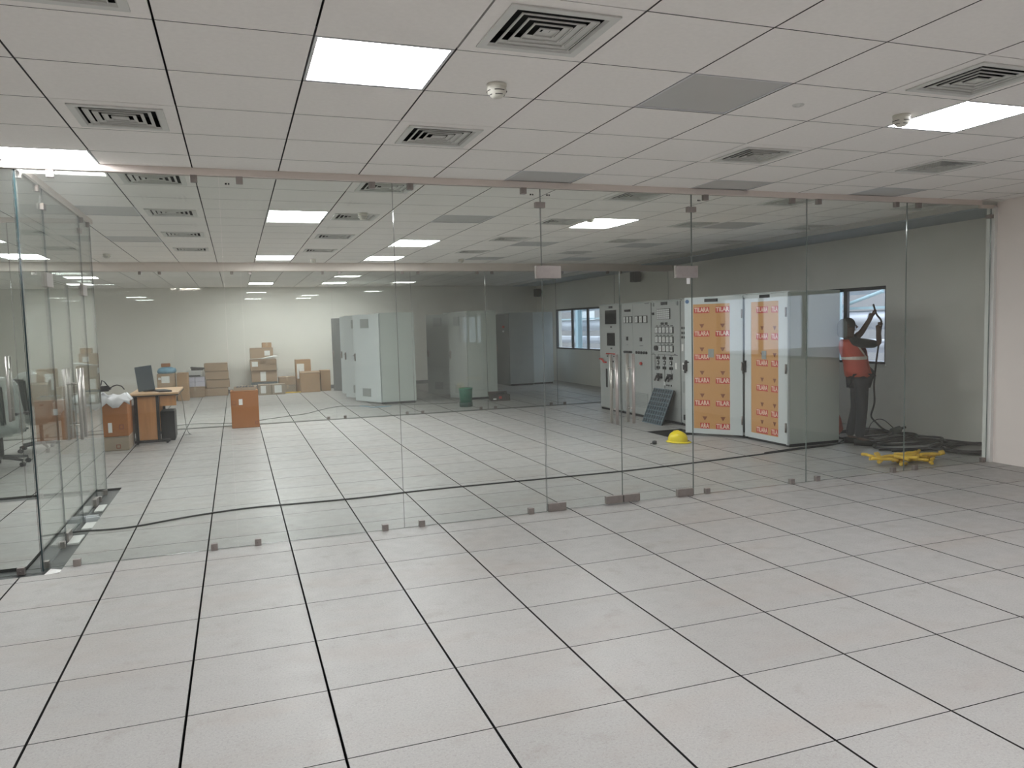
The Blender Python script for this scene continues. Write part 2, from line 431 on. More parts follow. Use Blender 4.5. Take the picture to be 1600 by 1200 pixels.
# ------------------------------------------------------------------ outside: yard, pipe rack
tag(obj('ground', B(-40, 90, -50, 90, -1.3, -1.2), M_GROUND), kind='structure')
def pipe(x, z, r, y0, y1, label):
    mb = MB().tube([(0, 0, 0), (0, y1-y0, 0)], r, 20)
    for k in range(int((y1-y0)/1.2)): mb.tube([(0, .6+k*1.2, 0), (0, .66+k*1.2, 0)], r*1.02, 20)
    return tag(obj('insulated_pipe', mb, M_PIPE, None, (x, y0, z)), label, 'pipe', 'silver pipes outside the windows')
pipe(13.0, 2.30, .22, 2, 34, 'upper silver insulated pipe outside behind the worker')
pipe(13.0, 1.56, .19, 2, 34, 'thick silver insulated pipe outside at head height behind the worker')
pipe(13.4, 1.02, .14, 2, 34, 'lower silver pipe outside below the head-height pipe')
pipe(13.2, .62, .11, 2, 34, 'thin lowest silver pipe outside the windows')
def column(y, label):
    t = thing('steel_column', label, 'column', (12.6, y, -1.2), 0, 'pale blue steel supports outside')
    obj('flange', B(-.09, -.07, -.10, .10, 0, 5), M_STRUC, t); obj('flange', B(.07, .09, -.10, .10, 0, 5), M_STRUC, t)
    obj('web', B(-.07, .07, -.01, .01, 0, 5), M_STRUC, t)
    return t
for y, l in ((9.3, 'pale blue steel column outside behind the raised hands of the worker'), (22.0, 'pale blue steel column outside at right of the far window'), (25.6, 'pale blue steel column outside at left of the far window'), (15.5, 'pale blue steel column outside between the two windows')): column(y, l)
for k, (ya, yb) in enumerate(((8.2, 9.3), (10.4, 9.3), (23.0, 22.0), (24.6, 25.6))):
    tag(obj('brace', MB().tube([(12.75, ya, 2.05 if k < 2 else .3), (12.75, yb, 1.85 if k < 2 else 1.9)][::-1] if 0 else [(12.75, ya, 2.12), (12.75, yb+(.06 if ya > yb else -.06), 1.86)] if k < 2 else [(12.75, ya, 1.0), (12.75, yb, 2.2)], .035, 6), M_STRUC),
        ['diagonal brace left of the column behind the worker', 'diagonal brace right of the column behind the worker', 'diagonal brace beside the right column in the far window', 'diagonal brace beside the left column in the far window'][k], 'brace', 'pale blue steel supports outside')
tag(obj('crossbeam', B(12.9, 13.1, 2, 34, 1.78, 1.83), M_STRUC), 'long pale blue beam running under the upper outside pipe', 'beam')
t = thing('building', 'grey brown industrial building far beyond the pipes', 'building', (22, 20, -1.2))
obj('wall', B(0, 1, -24, 30, 0, 6.2), M_BRICKW, t)
for k in range(9): obj('window', B(-.04, 0, -20+k*5, -18+k*5, 2.4, 3.9), M_WHITE, t)

# ------------------------------------------------------------------ glass partitions
def pane(parent, x0, x1, y0, y1, z0, z1, mat, edge=M_EDGE, name='glass_pane'):
    mb = MB(); vs = [(x, y, z) for z in (z0, z1) for y in (y0, y1) for x in (x0, x1)]
    fs = [(0,2,3,1),(4,5,7,6),(0,1,5,4),(2,6,7,3),(0,4,6,2),(1,3,7,5)]
    alongx = (x1-x0) > (y1-y0)
    for k, f in enumerate(fs): 
        big = k in ((2, 3) if alongx else (4, 5))
        mb.add([vs[i] for i in f], [(0,1,2,3)], 0 if big else 1)
    me = bpy.data.meshes.new(name); me.from_pydata(mb.v, [], mb.f)
    me.materials.append(mat); me.materials.append(edge)
    me.polygons.foreach_set('material_index', mb.m)
    bm = bmesh.new(); bm.from_mesh(me); bmesh.ops.remove_doubles(bm, verts=bm.verts, dist=1e-6); bmesh.ops.recalc_face_normals(bm, faces=bm.faces); bm.to_mesh(me); bm.free()
    return link(name, me, parent)
me_clamp = B(-.024, .024, -.022, .022, 0, .052).box(-.006, .006, -.0245, .0245, .020, .032).data('clamp', M_STEEL, .002)
me_clamps = B(-.022, .022, -.024, .024, 0, .052).box(-.0245, .0245, -.006, .006, .020, .032).data('clamp', M_STEEL, .002)
T_ = .006
p1 = thing('glass_partition', 'long frameless glass partition across the front of the room', 'partition', (0, 0, 0))
H1 = 2.794; DH = 2.09
for a, b in ((GS+.012, .82), (.82, 2.11), (2.11, 3.375), (4.87, 6.175), (6.175, 7.445), (7.445, 8.63)):
    pane(p1, a+.0015, b-.0015, G1-T_, G1+T_, .004, H1, M_GLASS)
pane(p1, 3.38, 4.865, G1-T_, G1+T_, DH+.006, H1, M_GLASS)
for x in (.65, .965, 1.95, 2.255, 3.225, 5.02, 6.0, 6.315, 7.30, 7.60, 8.58, -.27):
    link('clamp', me_clamp, p1, (x, G1, 0.0))
    if x not in (8.58,): link('clamp', me_clamp, p1, (x, G1, H1-.05))
for x in (3.372, 4.867): obj('glass_connector', B(x-.045, x+.045, G1-.02, G1+.02, 2.633, 2.68), M_STEEL, p1, bevel=.002)
for x, s in ((3.435, 1), (4.81, -1)):
    obj('transom_patch', B(x-.115, x+.115, G1-.022, G1+.022, 2.035, 2.145), M_STEEL, p1, bevel=.002)
obj('wall_clamp', B(8.58, 8.66, G1-.025, G1+.025, 2.66, 2.70), M_STEEL, p1)
mb = MB()
for x in (.88, 3.30, 3.45, 4.95):
    mb.box(x-.018, x-.004, G1-.0068, G1-.0062, 2.735, 2.748).box(x+.004, x+.014, G1-.0068, G1-.0062, 2.735, 2.748)
obj('glass_stamp', mb, M_SLOT, p1)
obj('paper_sticker', B(4.81, 4.845, G1-.0075, G1-.0065, 1.98, 2.035), M_WHITE, p1)
def handle_mb(alongx, z0=.735, z1=1.36, off=.055):
    mb = MB()
    for s in (-1, 1):
        f = (lambda a, z: (0, a, z)) if alongx else (lambda a, z: (a, 0, z))
        mb.tube([f(s*off, z0), f(s*off, z1)], .0145, 12)
        for z in (z0+.13, z1-.13): mb.tube([f(s*.007, z), f(s*off, z)], .008, 8)
    return mb
def glass_door(n, x0, x1, hx, label=None):
    d = tag(link('door_%d' % n, None), kind='structure')
    pane(d, x0+.002, x1-.002, G1-T_, G1+T_, .008, DH, M_GLASS)
    obj('door_handle', handle_mb(True), M_CHROME, d, (hx, G1, 0))
    return d
d1 = glass_door(1, 3.38, 4.12, 4.052); d2 = glass_door(2, 4.12, 4.868, 4.218)
obj('floor_patch', B(3.385, 3.555, G1-.02, G1+.02, .002, .072), M_STEEL, d1, bevel=.002)
obj('lock_patch', B(3.95, 4.115, G1-.022, G1+.022, .012, .080), M_STEEL, d1, bevel=.002)
obj('floor_patch', B(4.69, 4.86, G1-.02, G1+.02, .002, .072), M_STEEL, d2, bevel=.002)
obj('lock_patch', B(4.125, 4.29, G1-.022, G1+.022, .012, .080), M_STEEL, d2, bevel=.002)
# glass cabin on the left
p2 = thing('glass_partition', 'side glass wall of the left glass cabin, running away over a dark channel', 'partition')
pane(p2, GS-T_, GS+T_, G1+.014, 3.465, -.018, 2.80, M_GLASS_S, M_EDGED)
pane(p2, GS-T_, GS+T_, 4.975, 5.57, -.018, 2.80, M_GLASS_S, M_EDGED)
pane(p2, GS-T_, GS+T_, 3.47, 4.97, DH+.01, 2.80, M_GLASS_S, M_EDGED)
for y in (2.78, 3.33, 5.10, 5.45):
    link('clamp', me_clamps, p2, (GS, y, -.02)); link('clamp', me_clamps, p2, (GS, y, 2.75))
for y in (3.47, 4.97):
    obj('transom_patch', B(GS-.02, GS+.02, y-.11, y+.11, 2.035, 2.145), M_STEEL, p2, bevel=.002)
    obj('glass_connector', B(GS-.02, GS+.02, y-.045, y+.045, 2.633, 2.68), M_STEEL, p2)
for n, (y0, y1, hy) in ((3, (3.47, 4.22, 4.13)), (4, (4.22, 4.97, 4.31))):
    d = tag(link('door_%d' % n, None), kind='structure')
    pane(d, GS-T_, GS+T_, y0+.003, y1-.003, .0, DH, M_GLASS_S, M_EDGED)
    obj('door_handle', handle_mb(False), M_CHROME, d, (GS, hy, 0))
    yy = y0+.01 if n == 3 else y1-.17
    obj('floor_patch', B(GS-.02, GS+.02, yy, yy+.16, -.015, .06), M_STEEL, d, bevel=.002)
p3 = thing('glass_partition', 'front glass of the left glass cabin, cut by the left picture edge', 'partition')
pane(p3, -1.95, GS-.008, G1-T_, G1+T_, -.018, H1, M_GLASS_S, M_EDGED)
pane(p3, -3.4, -1.953, G1-T_, G1+T_, -.018, H1, M_GLASS_S, M_EDGED)
pane(p3, XL+.02, -3.403, G1-T_, G1+T_, -.018, H1, M_GLASS_S, M_EDGED)
for x in (-.62, -1.8, -2.1, -3.2):
    link('clamp', me_clamp, p3, (x, G1, -.018)); link('clamp', me_clamp, p3, (x, G1, H1-.05))
p4 = thing('glass_partition', 'rear glass wall of the left glass cabin', 'partition')
for a, b in ((-1.22, GS-.01), (-2.7, -1.97), (-4.1, -2.703), (XL+.02, -4.103)): pane(p4, a, b, 5.55-T_, 5.55+T_, -.018, 2.80, M_GLASS_S, M_EDGED)
for x in (-.62, -1.1, -2.1, -3.0): link('clamp', me_clamp, p4, (x, 5.55, -.018))
d = tag(link('door_5', None), kind='structure')
pane(d, -1.96, -1.225, 5.55-T_, 5.55+T_, .0, 2.79, M_GLASS_S, M_EDGED)
obj('door_handle', handle_mb(False, .80, 1.46), M_CHROME, d, (-1.30, 5.55, 0), PI/2)
# second glass line deeper in the room
p5 = thing('glass_partition', 'rear glass partition standing in a dark floor channel before the back area', 'partition')
xs = [XL+.02, -3.45, -1.95, -.43, 1.02, 2.56, 4.02, 5.49, 6.98, 8.3, 9.58]
for a, b in zip(xs[:-1], xs[1:]): pane(p5, a+.002, b-.002, G2-T_, G2+T_, .008, 2.70, M_GLASS_B, M_EDGE)
for x in xs[1:-1]:
    for s in (-.15, .15):
        link('clamp', me_clamp, p5, (x+s, G2, .006)); link('clamp', me_clamp, p5, (x+s, G2, 2.648))

# ------------------------------------------------------------------ ceiling fittings
me_lit = B(-.282, .282, -.282, .282, .004, .010).data('light_diffuser', M_LAMP)
me_off = B(-.282, .282, -.282, .282, .004, .010).data('light_diffuser', M_LAMPOFF)
mb = MB(); a, b = .296, .282
for (x0, x1, y0, y1) in ((-a, a, -a, -b), (-a, a, b, a), (-a, -b, -b, b), (b, a, -b, b)): mb.box(x0, x1, y0, y1, 0, .014)
mb.box(-a, a, -a, a, .0145, .04)
me_lf = mb.data('light_frame', M_LFRAME)
LL = {(2,0): 'large lit square ceiling panel at upper left, nearest to the viewer', (8,0): 'lit square ceiling panel at upper right picture edge',
 (-1,4): 'lit ceiling panel above the header at the left picture edge', (2,8): 'lit ceiling panel behind the glass, left one of the nearer pair',
 (8,8): 'lit ceiling panel behind the glass, above the double glass door', (5,12): 'lit ceiling panel in mid room, third of the rows behind the glass',
 (2,16): 'lit ceiling panel just before the rear header, left of two', (5,16): 'lit ceiling panel just before the rear header, right of two',
 (5,28): 'lit ceiling panel deep in the back area behind the rear glass', (-4,8): 'lit ceiling panel left of the glass cabin, far from the doors',
 (2,28): 'added fill panel lighting the back wall, left of the other lit panel', (2,20): 'added fill panel hidden behind the rear header, above the russet box', (-1,20): 'added fill panel hidden behind the rear header, far left', (-4,24): 'added fill panel deep at far left of the back area', (-4,16): 'added fill panel far left, beyond the picture edge',  # panels on this line are added to brighten the back area
 (5,-4): 'lit ceiling panel above and behind the viewer, centre', (-1,-4): 'lit ceiling panel above and behind the viewer, left of centre',
 (2,-8): 'added fill panel at the far rear of the front room, left', (5,-8): 'added fill panel at the far rear of the front room, right', (-4,-8): 'added fill panel behind the viewer in the far left corner',  # unseen panels added to light the front room
 (-4,-4): 'added fill panel behind the viewer by the left wall', (11,-4): 'lit ceiling panel behind the viewer by the right windows'}
for i, j in LIT:
    x0, x1, y0, y1 = cellrect(i, j)
    t = thing('ceiling_light', LL[(i, j)], 'ceiling light', ((x0+x1)/2, (y0+y1)/2, CH), 0, 'lit led ceiling panels')
    link('light_frame', me_lf, t); link('light_diffuser', me_lit, t)
OL = {(5,0): 'unlit grey ceiling panel right of the largest air diffuser', (5,4): 'unlit grey ceiling panel above the header, left of the door clamp',
 (8,4): 'unlit grey ceiling panel above the header, over the right door leaf', (11,4): 'unlit grey ceiling panel above the header near the right wall',
 (5,8): 'unlit grey ceiling panel behind glass, between the two nearer lit panels', (11,8): 'unlit grey ceiling panel behind glass, beside the soffit at right',
 (8,12): 'unlit grey ceiling panel behind glass, right of the third lit row', (11,12): 'unlit grey ceiling panel behind glass, right end of the third row',
 (8,16): 'unlit grey ceiling panel before the rear header, in the middle', (11,16): 'unlit grey ceiling panel before the rear header, at right',
 (-1,8): 'unlit grey ceiling panel beside the glass cabin corner', (-1,12): 'unlit grey ceiling panel at far left before the rear header',
 (-4,0): 'unlit ceiling panel outside the left edge of the picture'}
for i, j in OFF:
    x0, x1, y0, y1 = cellrect(i, j)
    t = thing('unlit_ceiling_light', OL[(i, j)], 'ceiling light', ((x0+x1)/2, (y0+y1)/2, CH), 0, 'unlit ceiling panels')
    link('light_frame', me_lf, t); link('light_diffuser', me_off, t)
# square four-way diffusers
def ring(mb, ro, ri, z0, z1, th=.0015):
    """slanted square louvre: outer edge low, inner edge high"""
    for s in (0,):
        P = [(sx*ro, sy*ro, z0+s) for sx, sy in ((-1,-1),(1,-1),(1,1),(-1,1))]+[(sx*ri, sy*ri, z1+s) for sx, sy in ((-1,-1),(1,-1),(1,1),(-1,1))]
        mb.add(P, [(k, (k+1) % 4, 4+(k+1) % 4, 4+k) for k in range(4)])
proto = thing('ceiling_diffuser', 'x', 'air diffuser', (0, 0, 0), 0, 'square ceiling air diffusers')
mb = MB()
for (x0, x1, y0, y1) in ((-.23, .23, -.23, -.195), (-.23, .23, .195, .23), (-.23, -.195, -.195, .195), (.195, .23, -.195, .195)): mb.box(x0, x1, y0, y1, -.008, -.001)
ring(mb, .195, .187, -.008, .004); 
obj('frame', mb, M_DIFF, proto)
mb = MB(); ring(mb, .187, .187, .004, .055); obj('sleeve', mb, M_BLACK, proto)  # sleeve walls coloured black so the slots look shaded
for ro in (.166, .125, .084, .043):
    mb = MB(); ring(mb, ro, ro, -.010, -.004); ring(mb, ro, ro-.022, -.004, .005); ring(mb, ro-.004, ro-.004, -.010, -.004)
    for s in (0, 1, 2, 3):
        a_, b_ = ro, ro-.004; C = ((-1,-1),(1,-1),(1,1),(-1,1)); p_, q_ = C[s], C[(s+1) % 4]
        mb.add([(p_[0]*a_, p_[1]*a_, -.010), (q_[0]*a_, q_[1]*a_, -.010), (q_[0]*b_, q_[1]*b_, -.010), (p_[0]*b_, p_[1]*b_, -.010)], [(0,1,2,3)])
    obj('louvre', mb, M_DIFF, proto)
obj('core', B(-.014, .014, -.014, .014, .000, .003), M_DIFF, proto)
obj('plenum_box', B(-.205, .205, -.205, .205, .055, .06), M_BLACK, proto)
names_i = {0: 'leftmost row', 3: 'second row from the left', 7: 'third row from the left', 10: 'fourth row from the left', 13: 'rightmost row'}
names_j = {-1: 'nearest', 2: 'second from viewer', 5: 'third from viewer, just behind the header', 8: 'fourth from viewer', 11: 'fifth from viewer', 14: 'farthest'}
special = {(3,-1): 'largest square air diffuser at top centre of the ceiling', (0,-1): 'square air diffuser cut by the top left picture corner', (7,-1): 'square air diffuser at the upper right picture edge, above the lit panel'}
first = True
for i, j in DIFF:
    o = proto if first else copy_tree(proto); first = False
    x0, x1, y0, y1 = cellrect(i, j); o.location = ((x0+x1)/2, (y0+y1)/2, CH)
    o['label'] = special.get((i, j), 'white square air diffuser, %s, %s' % (names_i[i], names_j[j]))
proto = thing('smoke_detector', 'x', 'smoke detector', (0, 0, 0), 0, 'smoke detectors on the ceiling')
obj('base', MB().lathe([(0, 0), (.050, 0), (.050, -.012), (.046, -.014)], 24), M_PLAST, proto)
obj('housing', MB().lathe([(.046, -.012), (.050, -.030), (.046, -.044), (.038, -.052), (.036, -.055), (.026, -.064), (.010, -.068), (0, -.068)], 24), M_PLAST, proto)
mb = MB()
for k in range(4):
    for q in range(2): 
        an = k*PI/2; pts = [((.0495-.0125*q)*math.cos(an+t), (.0495-.0125*q)*math.sin(an+t), -.036-.0175*q) for t in [x*.12-.55 for x in range(10)]]
        mb.tube(pts, .0022, 4)
obj('slot', mb, M_SLOT, proto)
DET = [((2.17, .23), 'cream smoke detector at top centre, nearest to the viewer'), ((4.72, .16), 'cream smoke detector beside the lit panel at right'), ((2.19, 4.66), 'cream smoke detector behind glass, beside the left diffuser row'),
 ((4.84, 4.72), 'cream smoke detector behind glass, beside the lit panel over the door'), ((2.17, 10.0), 'cream smoke detector near the rear header at left'), ((4.75, 9.9), 'cream smoke detector near the rear header in mid ceiling'), ((-.85, 9.3), 'cream smoke detector far left near the rear header')]
for k, ((x, y), l) in enumerate(DET):
    o = proto if k == 0 else copy_tree(proto); o.location = (x, y, CH-.001); o['label'] = l
tag(obj('sprinkler_rosette', MB().lathe([(0, -.012), (.012, -.012), (.014, -.003), (.030, -.006), (.034, 0)], 20), M_DIFF, None, (3.94, .14, CH)), 'small round white rosette on a ceiling tile', 'sprinkler')

# ------------------------------------------------------------------ control cabinets along the right wall (fronts face -x)
XC = 7.42; HC = 1.975
def cab_body(t, y0, y1, x0=XC, x1=8.25, h=HC, mat=M_CAB, sidemat=M_CABG, front=True):
    obj('plinth', B(x0+.015, x1-.01, y0+.005, y1-.005, 0, .035), M_BLKM, t)
    obj('body', B(x0+.02, x1, y0+.003, y1-.003, .035, h-.004), sidemat, t, bevel=.004)
    obj('roof', B(x0+.01, x1, y0+.002, y1-.002, h-.004, h+.012), mat, t, bevel=.003)
def on_front(mb, y0, y1, z0, z1, d=.008, mi=0): return mb.box(XC-d, XC+.001, y0, y1, z0, z1, mi)
# A : two dark displays
t = thing('control_cabinet', 'grey control cabinet with two dark displays, farthest left of the row', 'cabinet', group='control cabinets by the right wall')
cab_body(t, 8.92, 9.78)
dr = obj('door', B(XC, XC+.02, 8.925, 9.775, .05, HC-.02), M_CAB, t, bevel=.003)
obj('display', on_front(MB(), 9.09, 9.53, 1.615, 1.87, .012), M_SCREEN, t, bevel=.003)
obj('display', on_front(MB(), 9.15, 9.46, 1.215, 1.45, .012), M_SCREEN, t, bevel=.003)
mb = MB(); on_front(mb, 9.24, 9.38, 1.905, 1.945); on_front(mb, 9.27, 9.33, 1.55, 1.575); on_front(mb, 9.27, 9.33, 1.155, 1.18)
obj('nameplate', mb, M_INK, t)
for k in range(7): obj('push_button', MB().tube([(XC-.018, 9.16+k*.055, 1.065), (XC, 9.16+k*.055, 1.065)], .012, 8), M_RED, t)
mb = MB()
for k in range(3): on_front(mb, 9.18+k*.13, 9.22+k*.13, 1.01, 1.03)
for k in range(2): on_front(mb, 9.10+k*.12, 9.16+k*.12, .91, .94)
obj('selector', mb, M_INK, t)
o = obj('emergency_handle', MB().tube([(XC-.05, 9.70, .965), (XC-.05, 9.60, .955), (XC-.02, 9.58, .90), (XC, 9.5, .90)], .016, 8), M_RED, t); o['label'] = 'red emergency handle'
for y0, y1 in ((9.475, 9.535), (9.245, 9.335)): obj('slot_cover', on_front(MB(), y0, y1, .43, .78, .006), M_INK, t)
obj('latch', on_front(MB(), 9.30, 9.335, .35, .37), M_INK, t)
# B : twin column of meters
t = thing('control_cabinet', 'grey control cabinet with six upright meters and a louvred vent below', 'cabinet', group='control cabinets by the right wall')
cab_body(t, 7.85, 8.90)
obj('door', B(XC, XC+.02, 8.48, 8.895, .05, HC-.02), M_CAB, t, bevel=.003)
obj('door', B(XC, XC+.02, 7.855, 8.475, .05, HC-.02), M_CAB, t, bevel=.003)
def meter(t, y, z, w=.10, h=.10):
    o = obj('meter', on_front(MB(), y-w/2, y+w/2, z-h/2, z+h/2, .018), M_INK, t, bevel=.002)
    obj('dial', B(XC-.0195, XC-.0175, y-w/2+.010, y+w/2-.010, z-h/2+.008, z+h/2-.008), M_METER, o)
    obj('needle', MB().tube([(XC-.021, y+.012, z-h*.25), (XC-.021, y-.012, z+h*.2)], .0018, 4), M_INK, o)
for y in (8.75, 8.64, 8.53): meter(t, y, 1.685, .095, .115)
for y in (8.32, 8.17, 8.02): meter(t, y, 1.685, .115, .12)
mb = MB()
for k in range(5): on_front(mb, 8.55+k*.045, 8.58+k*.045, 1.825, 1.865, .012)
obj('indicator', mb, M_INK, t)
for k in range(5): obj('push_button', MB().tube([(XC-.02, 8.53+k*.062, 1.115), (XC, 8.53+k*.062, 1.115)], .022, 8), M_INK, t)
for k in range(5): obj('push_button', MB().tube([(XC-.02, 8.0+k*.085, 1.115), (XC, 8.0+k*.085, 1.115)], .024, 8), M_INK, t)
obj('key_switch', on_front(MB(), 8.65, 8.69, 1.32, 1.385, .02), M_INK, t); obj('key_switch', on_front(MB(), 8.15, 8.22, 1.31, 1.375, .012), M_INK, t)
mb = MB(); on_front(mb, 8.13, 8.23, 1.23, 1.238, .006); on_front(mb, 8.65, 8.69, 1.24, 1.245, .006); on_front(mb, 8.14, 8.22, .895, .90, .006); on_front(mb, 7.90, 8.05, 1.945, 1.955, .005)
obj('nameplate', mb, M_INK, t)
o = obj('push_button', MB().tube([(XC-.03, 8.18, .93), (XC, 8.18, .93)], .026, 12), M_RED, t); o['label'] = 'red round push button'
ve = obj('vent', on_front(MB(), 7.97, 8.42, .17, .42, .004), M_LOUVRE, t)
for k in range(9): obj('vent_slat', B(XC-.010, XC-.003, 7.985, 8.405, .185+k*.026, .196+k*.026), M_CAB, ve)
ve = obj('vent', on_front(MB(), 8.60, 8.80, .10, .22, .004), M_LOUVRE, t)
for k in range(4): obj('vent_slat', B(XC-.010, XC-.003, 8.61, 8.79, .115+k*.026, .124+k*.026), M_CAB, ve)
# C : mimic diagram cabinet
t = thing('control_cabinet', 'grey control cabinet with rows of square meters and a black line diagram', 'cabinet', group='control cabinets by the right wall')
cab_body(t, 6.95, 7.83)
obj('door', B(XC, XC+.02, 6.955, 7.825, .05, HC-.02), M_CAB, t, bevel=.003)
obj('nameplate', on_front(MB(), 7.325, 7.515, 1.905, 1.955), M_INK, t)
obj('lamp_housing', on_front(MB(), 7.735, 7.79, 1.89, 1.945, .015), M_LOUVRE, t); obj('lamp_housing', on_front(MB(), 7.0, 7.05, 1.89, 1.95, .015), M_LOUVRE, t)
obj('knob', on_front(MB(), 7.74, 7.79, 1.75, 1.79, .02), M_INK, t)
an = obj('annunciator', on_front(MB(), 7.235, 7.63, 1.675, 1.845, .012), M_INK, t)
for r in range(5):
    for c in range(6): obj('annunciator_window', B(XC-.0150, XC-.0115, 7.245+c*.0645, 7.300+c*.0645, 1.683+r*.032, 1.708+r*.032), M_METER, an)
mb = MB()
for k, (a, b) in enumerate(((7.49, 7.525), (7.44, 7.475), (7.37, 7.40), (7.325, 7.355))): on_front(mb, a, b, 1.585, 1.625, .006)
obj('indicator', mb, M_INK, t)
for z in (1.50, 1.345): 
    for k in range(5): meter(t, 7.195+k*.113, z, .105, .105)
for k in range(4): meter(t, 7.195+k*.113, 1.20, .105, .105)
mb = MB()
for z in (1.565, 1.41, 1.265):
    for k in range(5 if z > 1.3 else 4): on_front(mb, 7.165+k*.113, 7.225+k*.113, z, z+.011, .006)
obj('meter_label', mb, M_INK, t)
obj('selector_knob', MB().tube([(XC-.035, 7.665, 1.205), (XC, 7.665, 1.205)], .042, 12), M_INK, t)
mb = MB(); th = .007
def hl(y0, y1, z, d=.004): on_front(mb, y0, y1, z-th/2, z+th/2, d)
def vl(y, z0, z1): on_front(mb, y-th/2, y+th/2, z0, z1, .004)
hl(7.03, 7.62, 1.098); hl(7.72, 7.83, 1.098); vl(7.72, .845, 1.098); hl(7.62, 7.72, .845)
for y in (7.62, 7.42, 7.22): vl(y, .84, 1.098)
vl(7.22, .80, .84); hl(7.16, 7.22, .80); vl(7.42, .55, .84); on_front(mb, 7.75, 7.80, 1.112, 1.12); on_front(mb, 7.08, 7.13, 1.112, 1.12)
obj('line_diagram', mb, M_INK, t)
for y in (7.62, 7.42, 7.22):
    for z in (1.045, .885):
        for s in (-.028, .028): obj('push_button', on_front(MB(), y+s-.017, y+s+.017, z-.022, z+.022, .016), M_INK, t)
    o = obj('switch_symbol', on_front(MB(), y-.03, y+.03, .94, 1.00, .012), M_INK, t)
    obj('switch_window', B(XC-.0135, XC-.0115, y-.016, y+.016, .955, .985), M_METER, o)
for y in (7.63, 7.53, 7.30, 7.21):
    o = obj('switch_handle', on_front(MB(), y-.033, y+.033, .71, .79, .014), M_INK, t)
    obj('grip', MB().tube([(XC-.03, y, .75), (XC-.04, y+.045, .67)], .014, 8), M_INK, o)
obj('keylock', on_front(MB(), 7.40, 7.44, .60, .67, .012), M_METER, t)
mb = MB()
for y in (7.35, 7.29, 7.22): on_front(mb, y-.012, y+.012, .595, .62, .010)
obj('indicator', mb, M_INK, t)
obj('paper_label', on_front(MB(), 7.05, 7.10, .88, .98, .003), M_WHITE, t)
# F : narrow cabinet half hidden by the open door
t = thing('control_cabinet', 'narrow grey cabinet half hidden behind the open film-covered door', 'cabinet', group='control cabinets by the right wall')
cab_body(t, 6.20, 6.93)
obj('door', B(XC, XC+.02, 6.205, 6.925, .05, HC-.02), M_CAB, t, bevel=.003)
for z in (1.53, 1.455, 1.385):
    for y in (6.89, 6.83): obj('indicator', on_front(MB(), y-.012, y+.012, z-.018, z+.018, .010), M_INK, t)
obj('paper_label', on_front(MB(), 6.86, 6.91, 1.17, 1.28, .003), M_WHITE, t)
obj('paper_label', on_front(MB(), 6.80, 6.90, .87, .99, .003), M_WHITE, t)
obj('barcode', on_front(MB(), 6.83, 6.88, .88, .96, .005), M_INK, t)
obj('vent', on_front(MB(), 6.80, 6.88, .52, .70, .004), M_LOUVRE, t)
obj('door_latch', on_front(MB(), 6.80, 6.84, .10, .18, .02), M_INK, t)

# text for the printed film
def text_mesh(s, size):
    cu = bpy.data.curves.new('txt', 'FONT'); cu.body = s; cu.size = size; cu.align_x = 'CENTER'; cu.align_y = 'CENTER'; cu.resolution_u = 2; cu.offset = size*.03
    o = bpy.data.objects.new('txt', cu); COL.objects.link(o)
    me = bpy.data.meshes.new_from_object(o.evaluated_get(bpy.context.evaluated_depsgraph_get()))
    bpy.data.objects.remove(o); return me
TXT = {s: text_mesh(s, .085) for s in ('TILARA', 'TILAR', 'TILA', 'ARA')}
def film_print(cols, W):
    """print in door coordinates: u to the right seen from outside, z up; returns mesh on the plane y=0 facing -y"""
    mb = MB()
    R = Matrix.Rotation(PI/2, 4, 'X')
    for (u, z, s, w, emb) in cols:
        mb.box(u-w/2, u+w/2, -.0012, 0, z-.042, z+.042, 0)
        me = TXT[s]; xs_ = [v.co.x for v in me.vertices]; k = (w-.012)/(max(xs_)-min(xs_)); c0 = (max(xs_)+min(xs_))/2
        mb.mesh(me, 1, Matrix.Translation((u, -.0022, z)) @ R @ Matrix.Diagonal((k, 1, 1, 1)) @ Matrix.Translation((-c0, 0, 0)))
        if emb:
            mb.add([(u-.035, -.001, z+.135), (u+.035, -.001, z+.135), (u+.018, -.001, z+.105), (u, -.001, z+.078), (u-.018, -.001, z+.105)], [(0, 4, 3, 2, 1)], 2)
            mb.add([(u-.010, -.001, z+.085), (u+.010, -.001, z+.085), (u+.010, -.001, z+.105), (u-.010, -.001, z+.105)], [(0, 1, 2, 3)], 2)
    return mb
def film_door(parent, loc, rz, W, fu0, fu1, prints, hinge_right, name='door'):
    """door panel in its own frame: u 0..W along local x, outside faces -y"""
    d = link(name, None, parent, loc, rz)
    z0, z1 = .04, HC-.01; f0, f1 = .11, 1.868
    mb = MB()
    for (a, b, c, e) in ((0, fu0, z0, z1), (fu1, W, z0, z1), (fu0, fu1, z0, f0), (fu0, fu1, f1, z1)): mb.box(a, b, 0, .03, c, e)
    obj('door_frame', mb, M_CABL, d)
    obj('protective_film', B(fu0, fu1, .003, .008, f0, f1), M_FILM, d)
    mb = film_print(prints, W)
    o = obj('film_print', mb, [M_FRED, M_FWHITE, M_FBROWN], d, (0, .0025, 0))
    o['label'] = 'red printed blocks with white lettering TILARA'
    hu = .015 if hinge_right else W-.02
    obj('handle', MB().box(hu-.015, hu+.02, -.012, 0, .92, 1.08).tube([(hu, -.012, 1.05), (hu, -.05, 1.05), (hu+.06, -.055, 1.055)], .010, 8).box(hu-.012, hu+.014, -.045, -.03, .90, 1.06), M_BLKM, d)
    for z in (.25, 1.0, 1.72): obj('hinge', MB().tube([((W-.005) if hinge_right else .005, -.012, z-.06), ((W-.005) if hinge_right else .005, -.012, z+.06)], .012, 8), M_STEEL, d)
    return d
